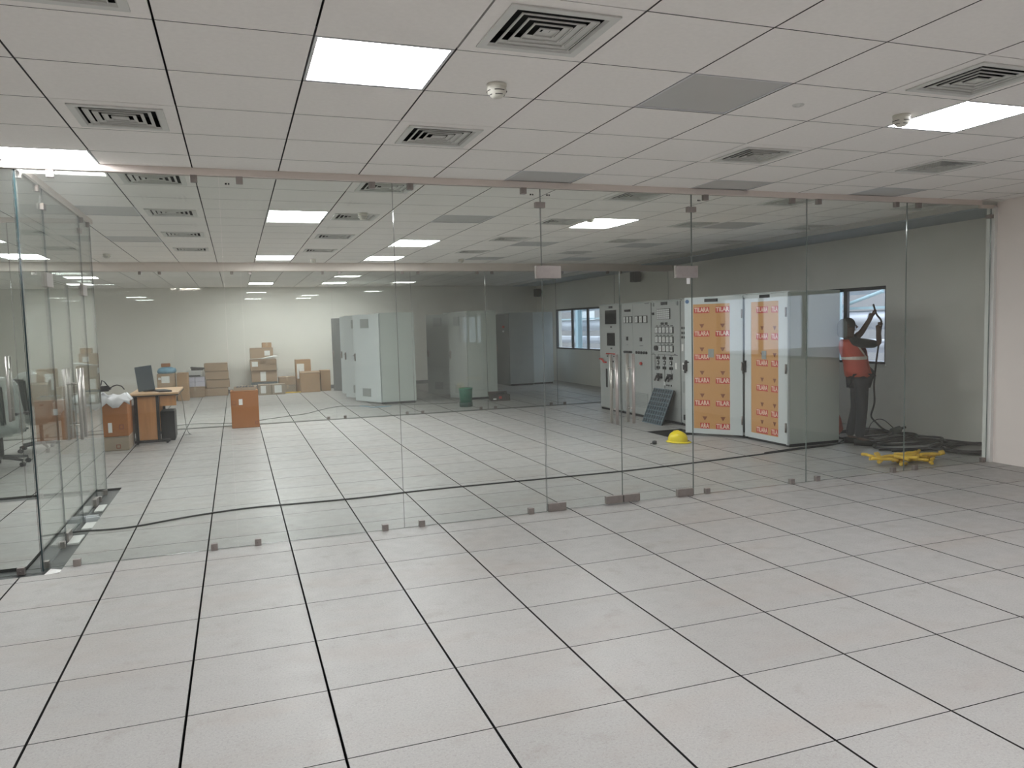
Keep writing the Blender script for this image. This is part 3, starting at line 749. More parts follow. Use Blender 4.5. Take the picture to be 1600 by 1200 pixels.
# E : cabinet with open door
t = thing('film_door_cabinet', 'pale cabinet whose film-covered door stands ajar over the floor hole', 'cabinet', group='cabinets with film-covered doors')
cab_body(t, 5.33, 6.18, x0=XC+.02, mat=M_CABL, sidemat=M_CABL)
obj('interior', B(XC+.018, XC+.028, 5.37, 6.14, .08, HC-.05), M_CABD, t)
ang = math.atan2(5.32-5.97, 7.42-6.92)
zs = [1.785, 1.455, 1.125, .795, .475, .150]
pr = []
for k, z in enumerate(zs): 
    pr.append((.25 if k < 5 else .285, z, 'TILARA' if k < 5 else 'ARA', .22 if k < 5 else .135, k > 0))
    pr.append((.545, z, 'TILARA' if k in (2,) else 'TILAR', .20, k > 0))
d = film_door(t, (6.90, 6.00, 0), ang, .82, .125, .645, pr, True)
obj('nameplate', B(.29, .48, -.006, 0, 1.895, 1.94), M_INK, d)
o = obj('emblem', MB().tube([(.04, -.004, 1.91), (.04, 0, 1.91)], .028, 16), pbr('emblem_blue', (.08, .16, .30), .4), d); o['label'] = 'round dark blue emblem'
obj('tape_patch', B(.34, .42, -.003, .002, 1.12, 1.24), M_LOUVRE, d)
# D : nearest cabinet
t = thing('film_door_cabinet', 'pale cabinet nearest the glass, closed film-covered door and broad grey side', 'cabinet', group='cabinets with film-covered doors')
cab_body(t, 4.46, 5.31, x0=XC+.02, mat=M_CABL, sidemat=M_CABG)
pr = []
for k, z in enumerate([1.76, 1.41, 1.06, .73, .40, .105+.06]):
    pr.append((.365, z, 'TILARA', .235, k > 0)); pr.append((.615, z, 'TILA' if k != 9 else 'TILA', .13, k > 0))
d = film_door(t, (XC-.012, 5.31, 0), -PI/2, .85, .135, .69, pr, True)
obj('nameplate', B(.315, .52, -.006, 0, 1.915, 1.955), M_INK, d)
obj('tape_patch', B(.36, .45, -.003, .002, 1.11, 1.22), M_LOUVRE, d)
obj('corner_post', B(XC-.012, XC+.02, 4.445, 4.465, .03, HC), M_CABL, t)

# ------------------------------------------------------------------ lifted floor panel, helmet, small litter
t = thing('raised_floor_panel', 'dark grey floor panel leaning upside down against the meter cabinet', 'floor panel', (7.12, 7.06, 0), 0)
T = Matrix.Rotation(.40, 4, 'Y')
N = 8; mb = MB().box(.012, .035, 0, .60, 0, .60, 0, T); obj('panel', mb, M_BLKM, t)
for k in range(N+1): obj('rib', B(0, .012, k*.0733, k*.0733+.0135, 0, .60, T=T), M_PANELU, t)
for k in range(N+1): obj('cross_rib', B(.001, .012, 0, .60, k*.0733, k*.0733+.0135, T=T), M_PANELU, t)
me_d = MB().add([(.0118, 0, 0), (.0118, .060, 0), (.0118, .060, .060), (.0118, 0, .060), (.0085, .030, .030)], [(0,1,4),(1,2,4),(2,3,4),(3,0,4)]).data('pocket', M_PANELD)
for a in range(N):
    for b in range(N):
        o = link('pocket', me_d, t); o.matrix_local = T @ Matrix.Translation((0, .0134+a*.0733, .0134+b*.0733))
t = thing('safety_helmet', 'yellow safety helmet lying beside the open floor hole', 'helmet', (6.46, 5.50, 0), .3)
prof = [(0, .150), (.035, .148), (.070, .137), (.098, .112), (.115, .075), (.120, .035), (.122, .02)]
mb = MB().lathe(prof, 28); mb.v = [(x*1.0, y*1.18, z) for x, y, z in mb.v]; obj('shell', mb, M_HELM, t)
mb = MB().lathe([(.120, .024), (.140, .012), (.142, .006), (.118, .014)], 28); mb.v = [(x, y*1.2-(.03 if y < 0 else 0), z) for x, y, z in mb.v]; obj('brim', mb, M_HELM, t)
mb = MB().tube([(0, -.12, .085), (0, -.07, .140), (0, 0, .156), (0, .07, .140), (0, .12, .085)], .010, 8); obj('ridge', mb, M_HELM, t)
tag(obj('adhesive_tape_roll', MB().lathe([(.016, 0), (.030, 0), (.030, .045), (.016, .045), (.016, 0)], 16).tube([(-.03, .0, .02), (-.06, .01, .004)], .006, 6), M_BLK, None, (6.10, 5.50, 0)), 'small black tape roll on the floor left of the helmet', 'tape')

# ------------------------------------------------------------------ person
def skin_mesh(name, verts, edges, radii, sub=2):
    me = bpy.data.meshes.new(name); me.from_pydata([Vector(v) for v in verts], edges, [])
    o = bpy.data.objects.new(name, me); COL.objects.link(o)
    sk = o.modifiers.new('s', 'SKIN'); sk.use_smooth_shade = True; sk.branch_smoothing = .6
    for i, r in enumerate(radii):
        rr = r if isinstance(r, tuple) else (r, r)
        me.skin_vertices[0].data[i].radius = rr
    me.skin_vertices[0].data[0].use_root = True
    ss = o.modifiers.new('d', 'SUBSURF'); ss.levels = sub; ss.render_levels = sub
    bpy.context.view_layer.update()
    out = bpy.data.meshes.new_from_object(o.evaluated_get(bpy.context.evaluated_depsgraph_get()))
    bpy.data.objects.remove(o)
    for p in out.polygons: p.use_smooth = True
    return out
person = thing('person', 'worker in orange-red vest and dark jeans, lifting a black cable by the window', 'person', (0, 0, 0))
PX, PY = 8.30, 4.22
FD = Vector((math.cos(-.62), math.sin(-.62), 0)); SD = Vector((-FD.y, FD.x, 0))
def L3(f, s_, z): return tuple(Vector((PX, PY, 0))+FD*f+SD*s_+Vector((0, 0, z)))
Vs = dict(pelvis=L3(.02, 0, .90), waist=L3(-.01, 0, 1.04), chest=L3(-.06, 0, 1.21), neck0=L3(-.10, 0, 1.345), neck=L3(-.105, 0, 1.39), head0=L3(-.095, 0, 1.44), head=L3(-.10, 0, 1.525), top=L3(-.11, 0, 1.58),
  hipN=L3(.04, -.085, .84), kneeN=L3(.05, -.09, .46), ankN=L3(.02, -.10, .09), toeN=L3(.16, -.12, .035),
  hipF=L3(.02, .085, .84), kneeF=L3(.01, .09, .46), ankF=L3(-.07, .10, .09), toeF=L3(.07, .12, .035),
  shN=L3(-.06, -.165, 1.315), elN=L3(.23, -.16, 1.29), wrN=L3(.235, -.07, 1.46), haN=L3(.235, -.05, 1.53),
  shF=L3(-.05, .165, 1.32), elF=L3(.07, .15, 1.43), wrF=L3(.155, .03, 1.61), haF=L3(.17, .01, 1.68))
keys = list(Vs)
def chain(order, R):
    idx = {k: i for i, k in enumerate(dict.fromkeys([k for ed in order for k in ed]))}
    return [Vs[k] for k in idx], [(idx[a], idx[b]) for a, b in order], [R[k] for k in idx]
body_e = [('pelvis','waist'),('waist','chest'),('chest','neck0'),('neck0','neck'),('neck','head0'),('head0','head'),('head','top'),
 ('pelvis','hipN'),('hipN','kneeN'),('kneeN','ankN'),('ankN','toeN'),('pelvis','hipF'),('hipF','kneeF'),('kneeF','ankF'),('ankF','toeF'),
 ('neck0','shN'),('shN','elN'),('elN','wrN'),('wrN','haN'),('neck0','shF'),('shF','elF'),('elF','wrF'),('wrF','haF')]
R = dict(pelvis=(.12,.10), waist=(.11,.085), chest=(.13,.10), neck0=(.07,.06), neck=.052, head0=(.062,.068), head=(.082,.092), top=(.055,.06), hipN=.082, kneeN=.055, ankN=.036, toeN=.035, hipF=.082, kneeF=.055, ankF=.036, toeF=.035,
 shN=.058, elN=.040, wrN=.028, haN=.036, shF=.058, elF=.040, wrF=.028, haF=.036)
me = skin_mesh('body', *chain(body_e, R))
mb = MB(); mb.v = [tuple(v.co) for v in me.vertices]; mb.f = [tuple(p.vertices) for p in me.polygons]; mb.m = [0]*len(mb.f); mb.sm = [True]*len(mb.f)
for hk, wk, side in (('haN', 'wrN', -1), ('haF', 'wrF', 1)):       # fingers closed around the cable
    h = Vector(Vs[hk]); up = (h-Vector(Vs[wk])).normalized(); fwd = FD.copy(); sd = up.cross(fwd).normalized()*side
    for q in range(4):
        b0 = h+up*(.030-.018*q)-sd*.02; L = (.030, .034, .032, .026)[q]
        mb.tube([b0, b0+fwd*L+sd*.0, b0+fwd*(L+.012)+sd*.026, b0+fwd*L*.75+sd*.046], [.0095, .009, .008, .007], 6)
    b0 = h-up*.02+sd*.02; mb.tube([b0, b0+fwd*.02+sd*.02+up*.01, b0+fwd*.045+sd*.012+up*.022], [.011, .010, .008], 6)
def V3(f, s_, z): return FD*f+SD*s_+Vector((0, 0, z))
hd = Vector(Vs['head'])                                             # nose, lips, eyes, ear
mb.tube([hd+V3(.075, 0, .010), hd+V3(.103, 0, -.020), hd+V3(.082, 0, -.030)], [.008, .014, .008], 8)
mb.tube([hd+V3(.078, -.02, -.055), hd+V3(.086, 0, -.054), hd+V3(.078, .02, -.055)], .007, 6)
for s in (-1, 1):
    mb.tube([hd+V3(-.01, s*.086, .02), hd+V3(-.022, s*.096, .0), hd+V3(-.006, s*.088, -.03)], [.008, .012, .007], 6)
bd = obj('body', mb, M_SKIN, person)
mb = MB()
for s in (-1, 1): mb.lathe([(0, -.008), (.007, -.004), (.008, 0), (.007, .004), (0, .008)], 8, T=Matrix.Translation(hd+V3(.078, s*.03, .008)))
obj('eye', mb, M_HAIR, person)
Rt = dict(R); Rt.update(pelvis=(.135,.115), hipN=.098, kneeN=.072, hipF=.098, kneeF=.072, ankN=.062, ankF=.062)
tr = skin_mesh('trousers', *chain([('pelvis','hipN'),('hipN','kneeN'),('kneeN','ankN'),('pelvis','hipF'),('hipF','kneeF'),('kneeF','ankF')], Rt)); tr.materials.append(M_JEANS); link('trousers', tr, person)
Rs = dict(R); Rs.update(pelvis=(.138,.118), waist=(.128,.105), chest=(.145,.12), neck0=(.085,.075), shN=.074, shF=.074)
Vs['slN'] = tuple(Vector(Vs['shN']).lerp(Vector(Vs['elN']), .95)); Vs['slF'] = tuple(Vector(Vs['shF']).lerp(Vector(Vs['elF']), .75)); Rs['slN'] = .052; Rs['slF'] = .054
sh = skin_mesh('shirt', *chain([('pelvis','waist'),('waist','chest'),('chest','neck0'),('neck0','shN'),('shN','slN'),('neck0','shF'),('shF','slF')], Rs)); sh.materials.append(M_SHIRT); link('shirt', sh, person)
# vest: shell closed low on the chest, with a deep open neck
def vest_rows():
    n = 25; rows = []
    spec = ((.885, .02, .158, .185, 3), (.97, .0, .150, .178, 3), (1.05, -.012, .145, .172, 3), (1.12, -.03, .150, .180, 4), (1.19, -.045, .156, .190, 22), (1.26, -.06, .152, .196, 36), (1.315, -.075, .130, .182, 48), (1.35, -.09, .100, .150, 62))
    for k, (z, cf, rf, rs, gap) in enumerate(spec):
        r_ = []
        for q in range(n):
            an = math.radians(-30+gap+q*((360-2*gap)/(n-1)))
            r_.append(L3(cf+rf*math.cos(an), rs*math.sin(an), z+(.010*math.sin(q*1.9) if k == 0 else 0)))
        rows.append(r_)
    return rows, n
rows, n = vest_rows()
mb = MB().add([p for r in rows for p in r], [(i*n+q, i*n+q+1, (i+1)*n+q+1, (i+1)*n+q) for i in range(len(rows)-1) for q in range(n-1)], 0, None, True)
v = obj('vest', mb, M_VEST, person); sol = v.modifiers.new('t', 'SOLIDIFY'); sol.thickness = .006; sol.offset = 1
cxy = Vector(L3(-.03, 0, 0))
def off(p, k=1.06): p = Vector(p); return Vector((cxy.x+(p.x-cxy.x)*k, cxy.y+(p.y-cxy.y)*k, p.z))
mb = MB(); pts = [off(p) for p in rows[3]]; wd = Vector((0, 0, .020))
for a, b in zip(pts[:-1], pts[1:]): mb.add([a-wd, b-wd, b+wd, a+wd], [(0,1,2,3)])
for q, q2 in ((0, 1), (1, 2)[::-1] if 0 else (n-1, n-2)):
    for i in range(3, len(rows)-1):
        a, b, c, d_ = off(rows[i][q]), off(Vector(rows[i][q]).lerp(Vector(rows[i][q2]), .75)), off(Vector(rows[i+1][q]).lerp(Vector(rows[i+1][q2]), .75)), off(rows[i+1][q])
        mb.add([a, b, c, d_], [(0,1,2,3)])
obj('reflective_strip', mb, M_REFL, person)
mb = MB().lathe([(.0, .092), (.045, .085), (.078, .055), (.092, .015), (.090, -.01), (.083, -.03)], 18, T=Matrix.Translation(hd+V3(-.012, 0, .012)))
obj('hair', mb, M_HAIR, person)
mb = MB().lathe([(.0, .098), (.055, .088), (.088, .05), (.100, .0), (.098, -.06), (.09, -.12), (.075, -.14)], 18, T=Matrix.Translation(hd+V3(-.040, 0, -.005)))
mb.f, mb.m, mb.sm = zip(*[(f, m_, s_) for f, m_, s_ in zip(mb.f, mb.m, mb.sm) if sum((Vector(mb.v[i])-hd).dot(FD) for i in f)/len(f) < -.035]); mb.f, mb.m, mb.sm = list(mb.f), list(mb.m), list(mb.sm)
obj('head_scarf', mb, M_SCARF, person)
for an_, to in (('ankN', 'toeN'), ('ankF', 'toeF')):
    a, b = Vector(Vs[an_]), Vector(Vs[to]); dr_ = (b-a); dr_.z = 0; dr_.normalize()
    base = Vector((a.x, a.y, 0))
    mb = MB().tube([base-dr_*.06+Vector((0,0,.045)), base+dr_*.0+Vector((0,0,.052)), base+dr_*.09+Vector((0,0,.042)), base+dr_*.17+Vector((0,0,.034)), base+dr_*.205+Vector((0,0,.028))], [.040, .046, .044, .036, .018], 10)
    obj('shoe', mb, M_SHOE, person)
mb = MB().tube([L3(.13, .05, .99), L3(.17, .05, .92), L3(.20, .05, .86)], [.03, .05, .04], 8)
obj('jacket_tail', mb, M_SHIRT, person)

# ------------------------------------------------------------------ cables
def cable(pts, r, label, mat=M_CABLE, group=None, name='cable', cyc=False, cat='cable'):
    cu = bpy.data.curves.new(name, 'CURVE'); cu.dimensions = '3D'; cu.bevel_depth = r; cu.bevel_resolution = 1; cu.resolution_u = 6
    sp = cu.splines.new('NURBS'); sp.points.add(len(pts)-1); sp.order_u = 4; sp.use_endpoint_u = True
    for p, q in zip(sp.points, pts): p.co = (q[0], q[1], q[2], 1)
    cu.materials.append(mat); o = bpy.data.objects.new('tmp', cu); COL.objects.link(o)
    me = bpy.data.meshes.new_from_object(o.evaluated_get(bpy.context.evaluated_depsgraph_get())); bpy.data.objects.remove(o)
    return tag(link(name, me), label, cat, group)
cable([(-.53, 3.80, -.01), (-.40, 3.74, .008), (-.26, 3.68, .008), (-.01, 3.68, .008), (.33, 3.87, .008), (.87, 4.01, .008), (1.21, 3.99, .008), (1.92, 3.93, .008), (2.44, 4.02, .008), (3.08, 4.01, .008), (3.96, 4.0, .008), (5.03, 3.97, .008),
  (5.92, 4.08, .008), (6.69, 4.15, .008), (7.46, 4.27, .008), (7.86, 4.28, .008), (8.2, 4.36, .008), (8.35, 4.55, .008), (8.8, 4.7, .01)], .008, 'long black cable running across the floor behind the front glass')
cable([(6.9, 4.24, .007), (7.4, 4.33, .007), (7.9, 4.36, .007), (8.25, 4.34, .007), (8.42, 4.50, .007), (8.6, 4.9, .01)], .007, 'second thin black cable alongside the long one by the cabinet foot')
hN, hF = Vector(Vs['haN']), Vector(Vs['haF'])
cable([tuple(hF+FD*.015+Vector((0,0,.11))), tuple(hF+FD*.035+Vector((0,0,.05))), tuple(hF+FD*.04+Vector((0,0,-.02))), tuple(hN+FD*.045+Vector((0,0,.06))), tuple(hN+FD*.035+Vector((0,0,-.02))), L3(.245, -.05, 1.30), L3(.225, -.02, 1.1), L3(.21, .0, .90), L3(.20, .03, .72), L3(.25, .15, .50),
  (8.70, 4.42, .32), (8.95, 4.55, .22), (9.10, 4.60, .10), (9.3, 4.6, .03), (9.45, 4.5, .016)], .012, 'black cable held up by the worker and hanging to the floor')
rnd = random.Random(3)
def loop(cx, cy, rx, ry, turns, r, z=.014, ph=0, wob=.06):
    pts = []; n = int(12*turns)
    for k in range(n):
        a = ph+k*2*PI/12
        pts.append((min(9.60, cx+(rx+rnd.uniform(-wob, wob))*math.cos(a)), max(2.76, cy+(ry+rnd.uniform(-wob, wob))*math.sin(a)), z+.010*(k/12)+rnd.uniform(0, .012)))
    return pts
GC = 'tangled black cables on the floor by the right wall'
specs = [((9.12, 3.20, .36, .30, 3.2), .013, 'coiled black cable lying against the glass by the white wall'), ((9.10, 3.32, .44, .34, 2.4), .012, 'wider coil of black cable under the window side wall, behind the coil at the glass'),
 ((8.75, 3.75, .55, .30, 1.6), .014, 'thick black cable looping across the floor between the worker and the coils'), ((8.95, 4.05, .55, .26, 1.8), .013, 'black cable loop just right of the feet of the worker'),
 ((9.05, 4.45, .45, .30, 2.0), .012, 'black cable loop behind the worker near the wall foot'), ((8.85, 4.75, .5, .25, 1.5), .011, 'black cable loop farthest back beside the cabinet')]
for (a, r, l) in specs: cable(loop(*a[:4], a[4], r, .014, rnd.uniform(0, 6)), r, l, group=GC)
cable([(8.2, 3.75, .014), (8.5, 3.62, .014), (8.75, 3.42, .02), (8.95, 3.5, .03), (9.2, 3.75, .03), (9.45, 3.9, .014)], .014, 'thick black cable sweeping forward between the yellow pile and wall', group=GC)
cable([(8.35, 4.95, .012), (8.8, 5.0, .06), (9.2, 4.85, .10), (9.35, 4.7, .04), (9.45, 4.3, .012)], .010, 'black cable arching over the others at the wall foot', group=GC)
cable([(8.5, 4.2, .013), (8.9, 4.25, .03), (9.25, 4.15, .03), (9.5, 3.85, .013), (9.56, 3.4, .02)], .013, 'black cable running from the shoes along the wall to the coils', group=GC)
cable([(9.05, 4.78, .012), (9.02, 4.75, .16), (9.10, 4.66, .26), (9.22, 4.62, .20), (9.32, 4.55, .05), (9.36, 4.45, .012)], .006, 'thin black wire springing up in a small arch at the wall foot', group=GC)
t = thing('power_tool', 'small grey and black power tool among the cables by the wall', 'tool', (9.20, 4.52, 0))
obj('motor_body', MB().tube([(0, 0, .07), (.12, -.02, .10)], .045, 10), M_SCARF, t); obj('grip', MB().tube([(.02, 0, .055), (-.04, .02, .022)], .02, 8), M_BLK, t); obj('tool_head', MB().tube([(.12, -.02, .10), (.20, -.035, .12)], .018, 8), M_BLKM, t)
t = tag(obj('red_sack', MB().lathe([(0, 0), (.20, 0), (.25, .08), (.23, .22), (.17, .34), (.08, .42), (0, .45)], 18), M_REDB, None, (8.62, 5.15, 0)), 'crumpled red sack between cabinet and wall behind the worker', 'sack')
for v_ in t.data.vertices: v_.co += Vector((rnd.uniform(-.02, .02), rnd.uniform(-.02, .02), rnd.uniform(-.015, .015)*(v_.co.z > .03)))
# yellow strips heaped behind the front glass
for k in range(36):
    cx, cy = rnd.gauss(7.85, .20), rnd.gauss(2.99, .08); a = rnd.uniform(-.75, .75)+(PI/2 if rnd.random() < .25 else 0); L = rnd.uniform(.14, .28); z = .018+.0022*k+rnd.uniform(0, .008)
    cy = max(2.80, min(3.3, cy)); dx, dy = math.cos(a)*L/2, math.sin(a)*L/2
    dy = max(-(cy-2.74), min(dy, .5)); 
    tilt = rnd.uniform(-.02, .02)
    mb = MB().tube([(-dx, -dy, tilt*-1), (-dx*.4, -dy*.4+.01, .006), (dx*.4, dy*.4-.01, .006), (dx, dy, tilt)], .018, 7)
    tag(obj('yellow_hose_piece', mb, M_YEL, None, (cx, cy, z)), 'short yellow hose piece in the heap behind the front glass', 'hose', 'yellow hose pieces heaped on the floor')

# ------------------------------------------------------------------ things in the channel of the cabin
for (x0, x1, y0, y1), l in (((-.47, -.385, 3.40, 3.66), 'white pad in the dark channel, nearest of three'), ((-.45, -.365, 3.88, 4.12), 'white pad in the dark channel, middle of three'), ((-.46, -.385, 4.58, 4.86), 'white pad in the dark channel, farthest of three')):
    tag(obj('spacer_pad', B(x0, x1, y0, y1, -.022, -.006), M_PAD, bevel=.002), l, 'pad', 'white pads in the floor channel')
mb = MB(); 
for k in range(7): mb.box(-.06+rnd.uniform(-.02,.02), .03+rnd.uniform(0,.03), -.07+k*.02, -.05+k*.02, 0, .02+rnd.uniform(0,.03), 0, Matrix.Rotation(rnd.uniform(-.3,.3), 4, 'Z'))
tag(obj('crumpled_wrapper', mb, M_FOIL, None, (-.415, 4.24, -.022)), 'crumpled silver wrapper in the floor channel beside the glass door', 'wrapper')
tag(obj('paper_scrap', MB().add([(0,0,.003),(.10,.01,.012),(.12,.09,.004),(.03,.10,.02),(.06,.05,.03)], [(0,1,4),(1,2,4),(2,3,4),(3,0,4)]), M_WHITE, None, (-.47, 2.575, -.022)), 'torn white paper scrap in the channel at the cabin corner', 'paper')
tag(obj('paper_scrap', MB().add([(0,0,.002),(.09,-.01,.01),(.12,.05,.004),(.03,.06,.03),(.06,.02,.05)], [(0,1,4),(1,2,4),(2,3,4),(3,0,4)]), M_WHITE, None, (3.45, 2.72, 0)), 'torn white paper scrap behind the left door foot patch', 'paper')

# ------------------------------------------------------------------ boxes
def carton(x0, y0, wd, dp, h, z0, label, mat=M_CARD, rz=0, tape=True, lab=None, group=None, marks=None, cat='box', open_top=False):
    o = tag(obj('cardboard_box', B(0, wd, 0, dp, 0, h), mat, None, (x0, y0, z0), rz, bevel=.007), label, cat, group)
    if tape:
        mb = MB().box(-.0 if wd < dp else 0, wd, dp/2-.025, dp/2+.025, h-.001, h+.0015) if wd >= dp else MB().box(wd/2-.025, wd/2+.025, 0, dp, h-.001, h+.0015)
        if wd >= dp: mb.box(-.0015, .001, dp/2-.025, dp/2+.025, h-.10, h).box(wd-.001, wd+.0015, dp/2-.025, dp/2+.025, h-.10, h)
        else: mb.box(wd/2-.025, wd/2+.025, -.0015, .001, h-.10, h)
        obj('packing_tape', mb, M_TAPE, o)
    obj('flap_seam_shade', B(.004, wd-.004, -.001, .001, h-.012, h-.008), M_SLOT, o)  # dark strip draws the shaded gap near the top edge
    for (a, b, c, d) in (lab or []): obj('paper_label', B(a, b, -.003, 0, c, d), M_WHITE, o)
    for (a, b, c, d) in (marks or []):
        mb = MB().box(a, b, -.002, 0, c, d, 0).box(a+.012, b-.012, -.003, -.001, c+.012, d-.012, 1)
        obj('printed_mark', mb, [M_FBROWN, mat], o)
    return o
# brown box in front of the rear glass
carton(.745, 10.42, .45, .36, .64, 0, 'tall russet box with white label, standing before the rear glass', M_CARDR, lab=[(.13, .19, .40, .50)], marks=[(.02, .085, .40, .47), (.38, .43, .05, .11)])
t = thing('tool_tray', 'grey tray of small dark fittings lying on the tall russet box', 'tray', (.80, 10.45, .642))
obj('tray', B(0, .36, 0, .28, 0, .02).box(0, .36, 0, .01, .02, .055).box(0, .36, .27, .28, .02, .055).box(0, .01, .01, .27, .02, .055).box(.35, .36, .01, .27, .02, .055), M_CARDG, t)
for k in range(6): obj('fitting', MB().tube([(.05+k*.05, .05+rnd.uniform(0, .1), .03), (.07+k*.05, .15+rnd.uniform(0, .08), .055)], .018, 7), M_SLOT, t)
# stack beside the desk
carton(-1.50, 8.66, .87, .50, .20, 0, 'low brown box on the floor under the taller box by the desk', M_CARDG, marks=[(.70, .76, .03, .09)], tape=False)
carton(-1.47, 8.68, .84, .50, .50, .202, 'large brown box under the white sheet, left of the desk', M_CARDR, lab=[(.58, .63, .06, .20)], marks=[(.72, .78, .10, .17)], tape=False)
mb = MB(); n = 14
vs = []
for a in range(n):
    for b in range(n):
        x, y = -1.55+a*.96/(n-1), 8.60+b*.47/(n-1)
        z = .72+.05*math.sin(a*.9+1)*math.cos(b*.7)+.03*math.sin(a*2.3+b)+.04
        edge = min(a, n-1-a, b, n-1-b)
        if edge == 0: z -= .09
        vs.append((x, y, z))
mb.add(vs, [(a*n+b, (a+1)*n+b, (a+1)*n+b+1, a*n+b+1) for a in range(n-1) for b in range(n-1)], 0, None, True)
for k, vv in enumerate(mb.v): mb.v[k] = (vv[0], vv[1]-.0, max(vv[2], .706)) if k % n else (vv[0], 8.645-.02*math.sin(k), .60+.05*math.sin(k*.31)+.06*(k/n/n))
s_ = tag(obj('plastic_sheet', mb, M_SHEET), 'crumpled white plastic sheet spread over the large brown box', 'sheet'); sol = s_.modifiers.new('t', 'SOLIDIFY'); sol.thickness = .003; sol.offset = 1
t = thing('shoulder_bag', 'black bag with looped strap lying on the white sheet', 'bag', (-.92, 8.84, .845))
t.scale = (.72, .72, .72)
obj('bag_body', B(-.12, .10, -.08, .10, 0, .11), M_BLK, t, bevel=.03, seg=2)
obj('strap', MB().tube([(.08, 0, .05), (.15, -.04, .10), (.22, -.04, .12), (.30, 0, .09), (.34, .04, .02)], .012, 6).tube([(.05, .02, .10), (.0, .0, .19), (-.05, .02, .22), (-.08, .05, .12)], .012, 6), M_BLK, t)
# desk
t = thing('computer_desk', 'wood-look computer desk with black steel legs, left in the room', 'desk', (0, 0, 0))
obj('desktop', B(-.66, .02, 9.10, 10.35, .735, .765), M_WOODL, t, bevel=.004)
obj('edge_band', B(-.665, .025, 9.095, 10.355, .722, .735), M_BLKM, t)
for y in (9.17, 10.22):
    obj('end_panel', B(-.55, -.30, y, y+.018, .06, .715), M_WOOD, t)
    lg = obj('leg', MB().box(-.60, -.555, y-.01, y+.03, .04, .72).box(-.30, -.26, y-.01, y+.03, .04, .72), M_BLKM, t)
    obj('foot', B(-.62, -.13, y-.02, y+.04, .018, .055), M_BLKM, t, bevel=.006)
    for x in (-.58, -.17): obj('levelling_foot', MB().tube([(x, y+.01, 0), (x, y+.01, .02)], .018, 10), M_BLKM, t)
obj('apron', B(-.24, -.02, 9.19, 9.21, .56, .715), M_WOOD, t)
obj('modesty_panel', B(-.60, -.585, 9.20, 10.22, .35, .715), M_WOOD, t)
t = thing('computer_tower', 'black computer case under the desk', 'computer', (0, 0, 0))
obj('case', B(-.27, -.07, 9.40, 9.83, .035, .46), M_BLK, t, bevel=.006)
obj('front_bezel', B(-.265, -.075, 9.385, 9.40, .04, .455), M_BLKM, t); obj('drive_bay', B(-.25, -.09, 9.38, 9.386, .34, .38), M_INK, t)
obj('case_foot', B(-.26, -.08, 9.42, 9.80, 0, .035), M_BLKM, t)
t = thing('computer_tower', 'second black computer case half hidden behind the desk end', 'computer', (-.60, .30, 0))
obj('case', B(-.27, -.07, 9.10, 9.53, .10, .55), M_BLK, t, bevel=.006); obj('case_foot', B(-.26, -.08, 9.12, 9.50, 0, .10), M_BLKM, t)
t = thing('monitor', 'dark flat monitor leaning back on the desk', 'monitor', (-.45, 9.55, .767))
T = Matrix.Rotation(-.12, 4, 'Y') @ Matrix.Rotation(-.2, 4, 'X')
obj('screen_housing', B(-.12, .12, 0, .03, .015, .40, T=T), M_GRAPH, t, bevel=.004)
obj('screen', B(-.11, .11, -.002, .001, .03, .39, T=T), M_GRAPH, t); obj('stand', B(-.05, .16, -.03, .14, 0, .018), M_BLK, t, bevel=.004); obj('stand_neck', B(-.02, .05, .035, .07, .01, .2, T=T), M_BLK, t)
t = thing('keyboard', 'black keyboard lying on the desk before the monitor', 'keyboard', (-.22, 9.42, .766), .35)
obj('keyboard_base', B(-.09, .09, -.18, .22, 0, .018), M_BLK, t, bevel=.003)
mb = MB()
for a in range(5):
    for b in range(13): mb.box(-.08+a*.033, -.052+a*.033, -.17+b*.0295, -.145+b*.0295, .018, .024)
obj('keys', mb, M_BLKM, t)
cable([(.00, 9.6, .76), (.03, 9.65, .70), (.05, 9.75, .45), (.05, 9.85, .2), (.08, 9.9, .02), (.14, 9.95, .006), (.10, 10.05, .006), (.02, 9.95, .006)], .004, 'thin grey wire dangling from the desk edge to the floor', M_CABLEG)
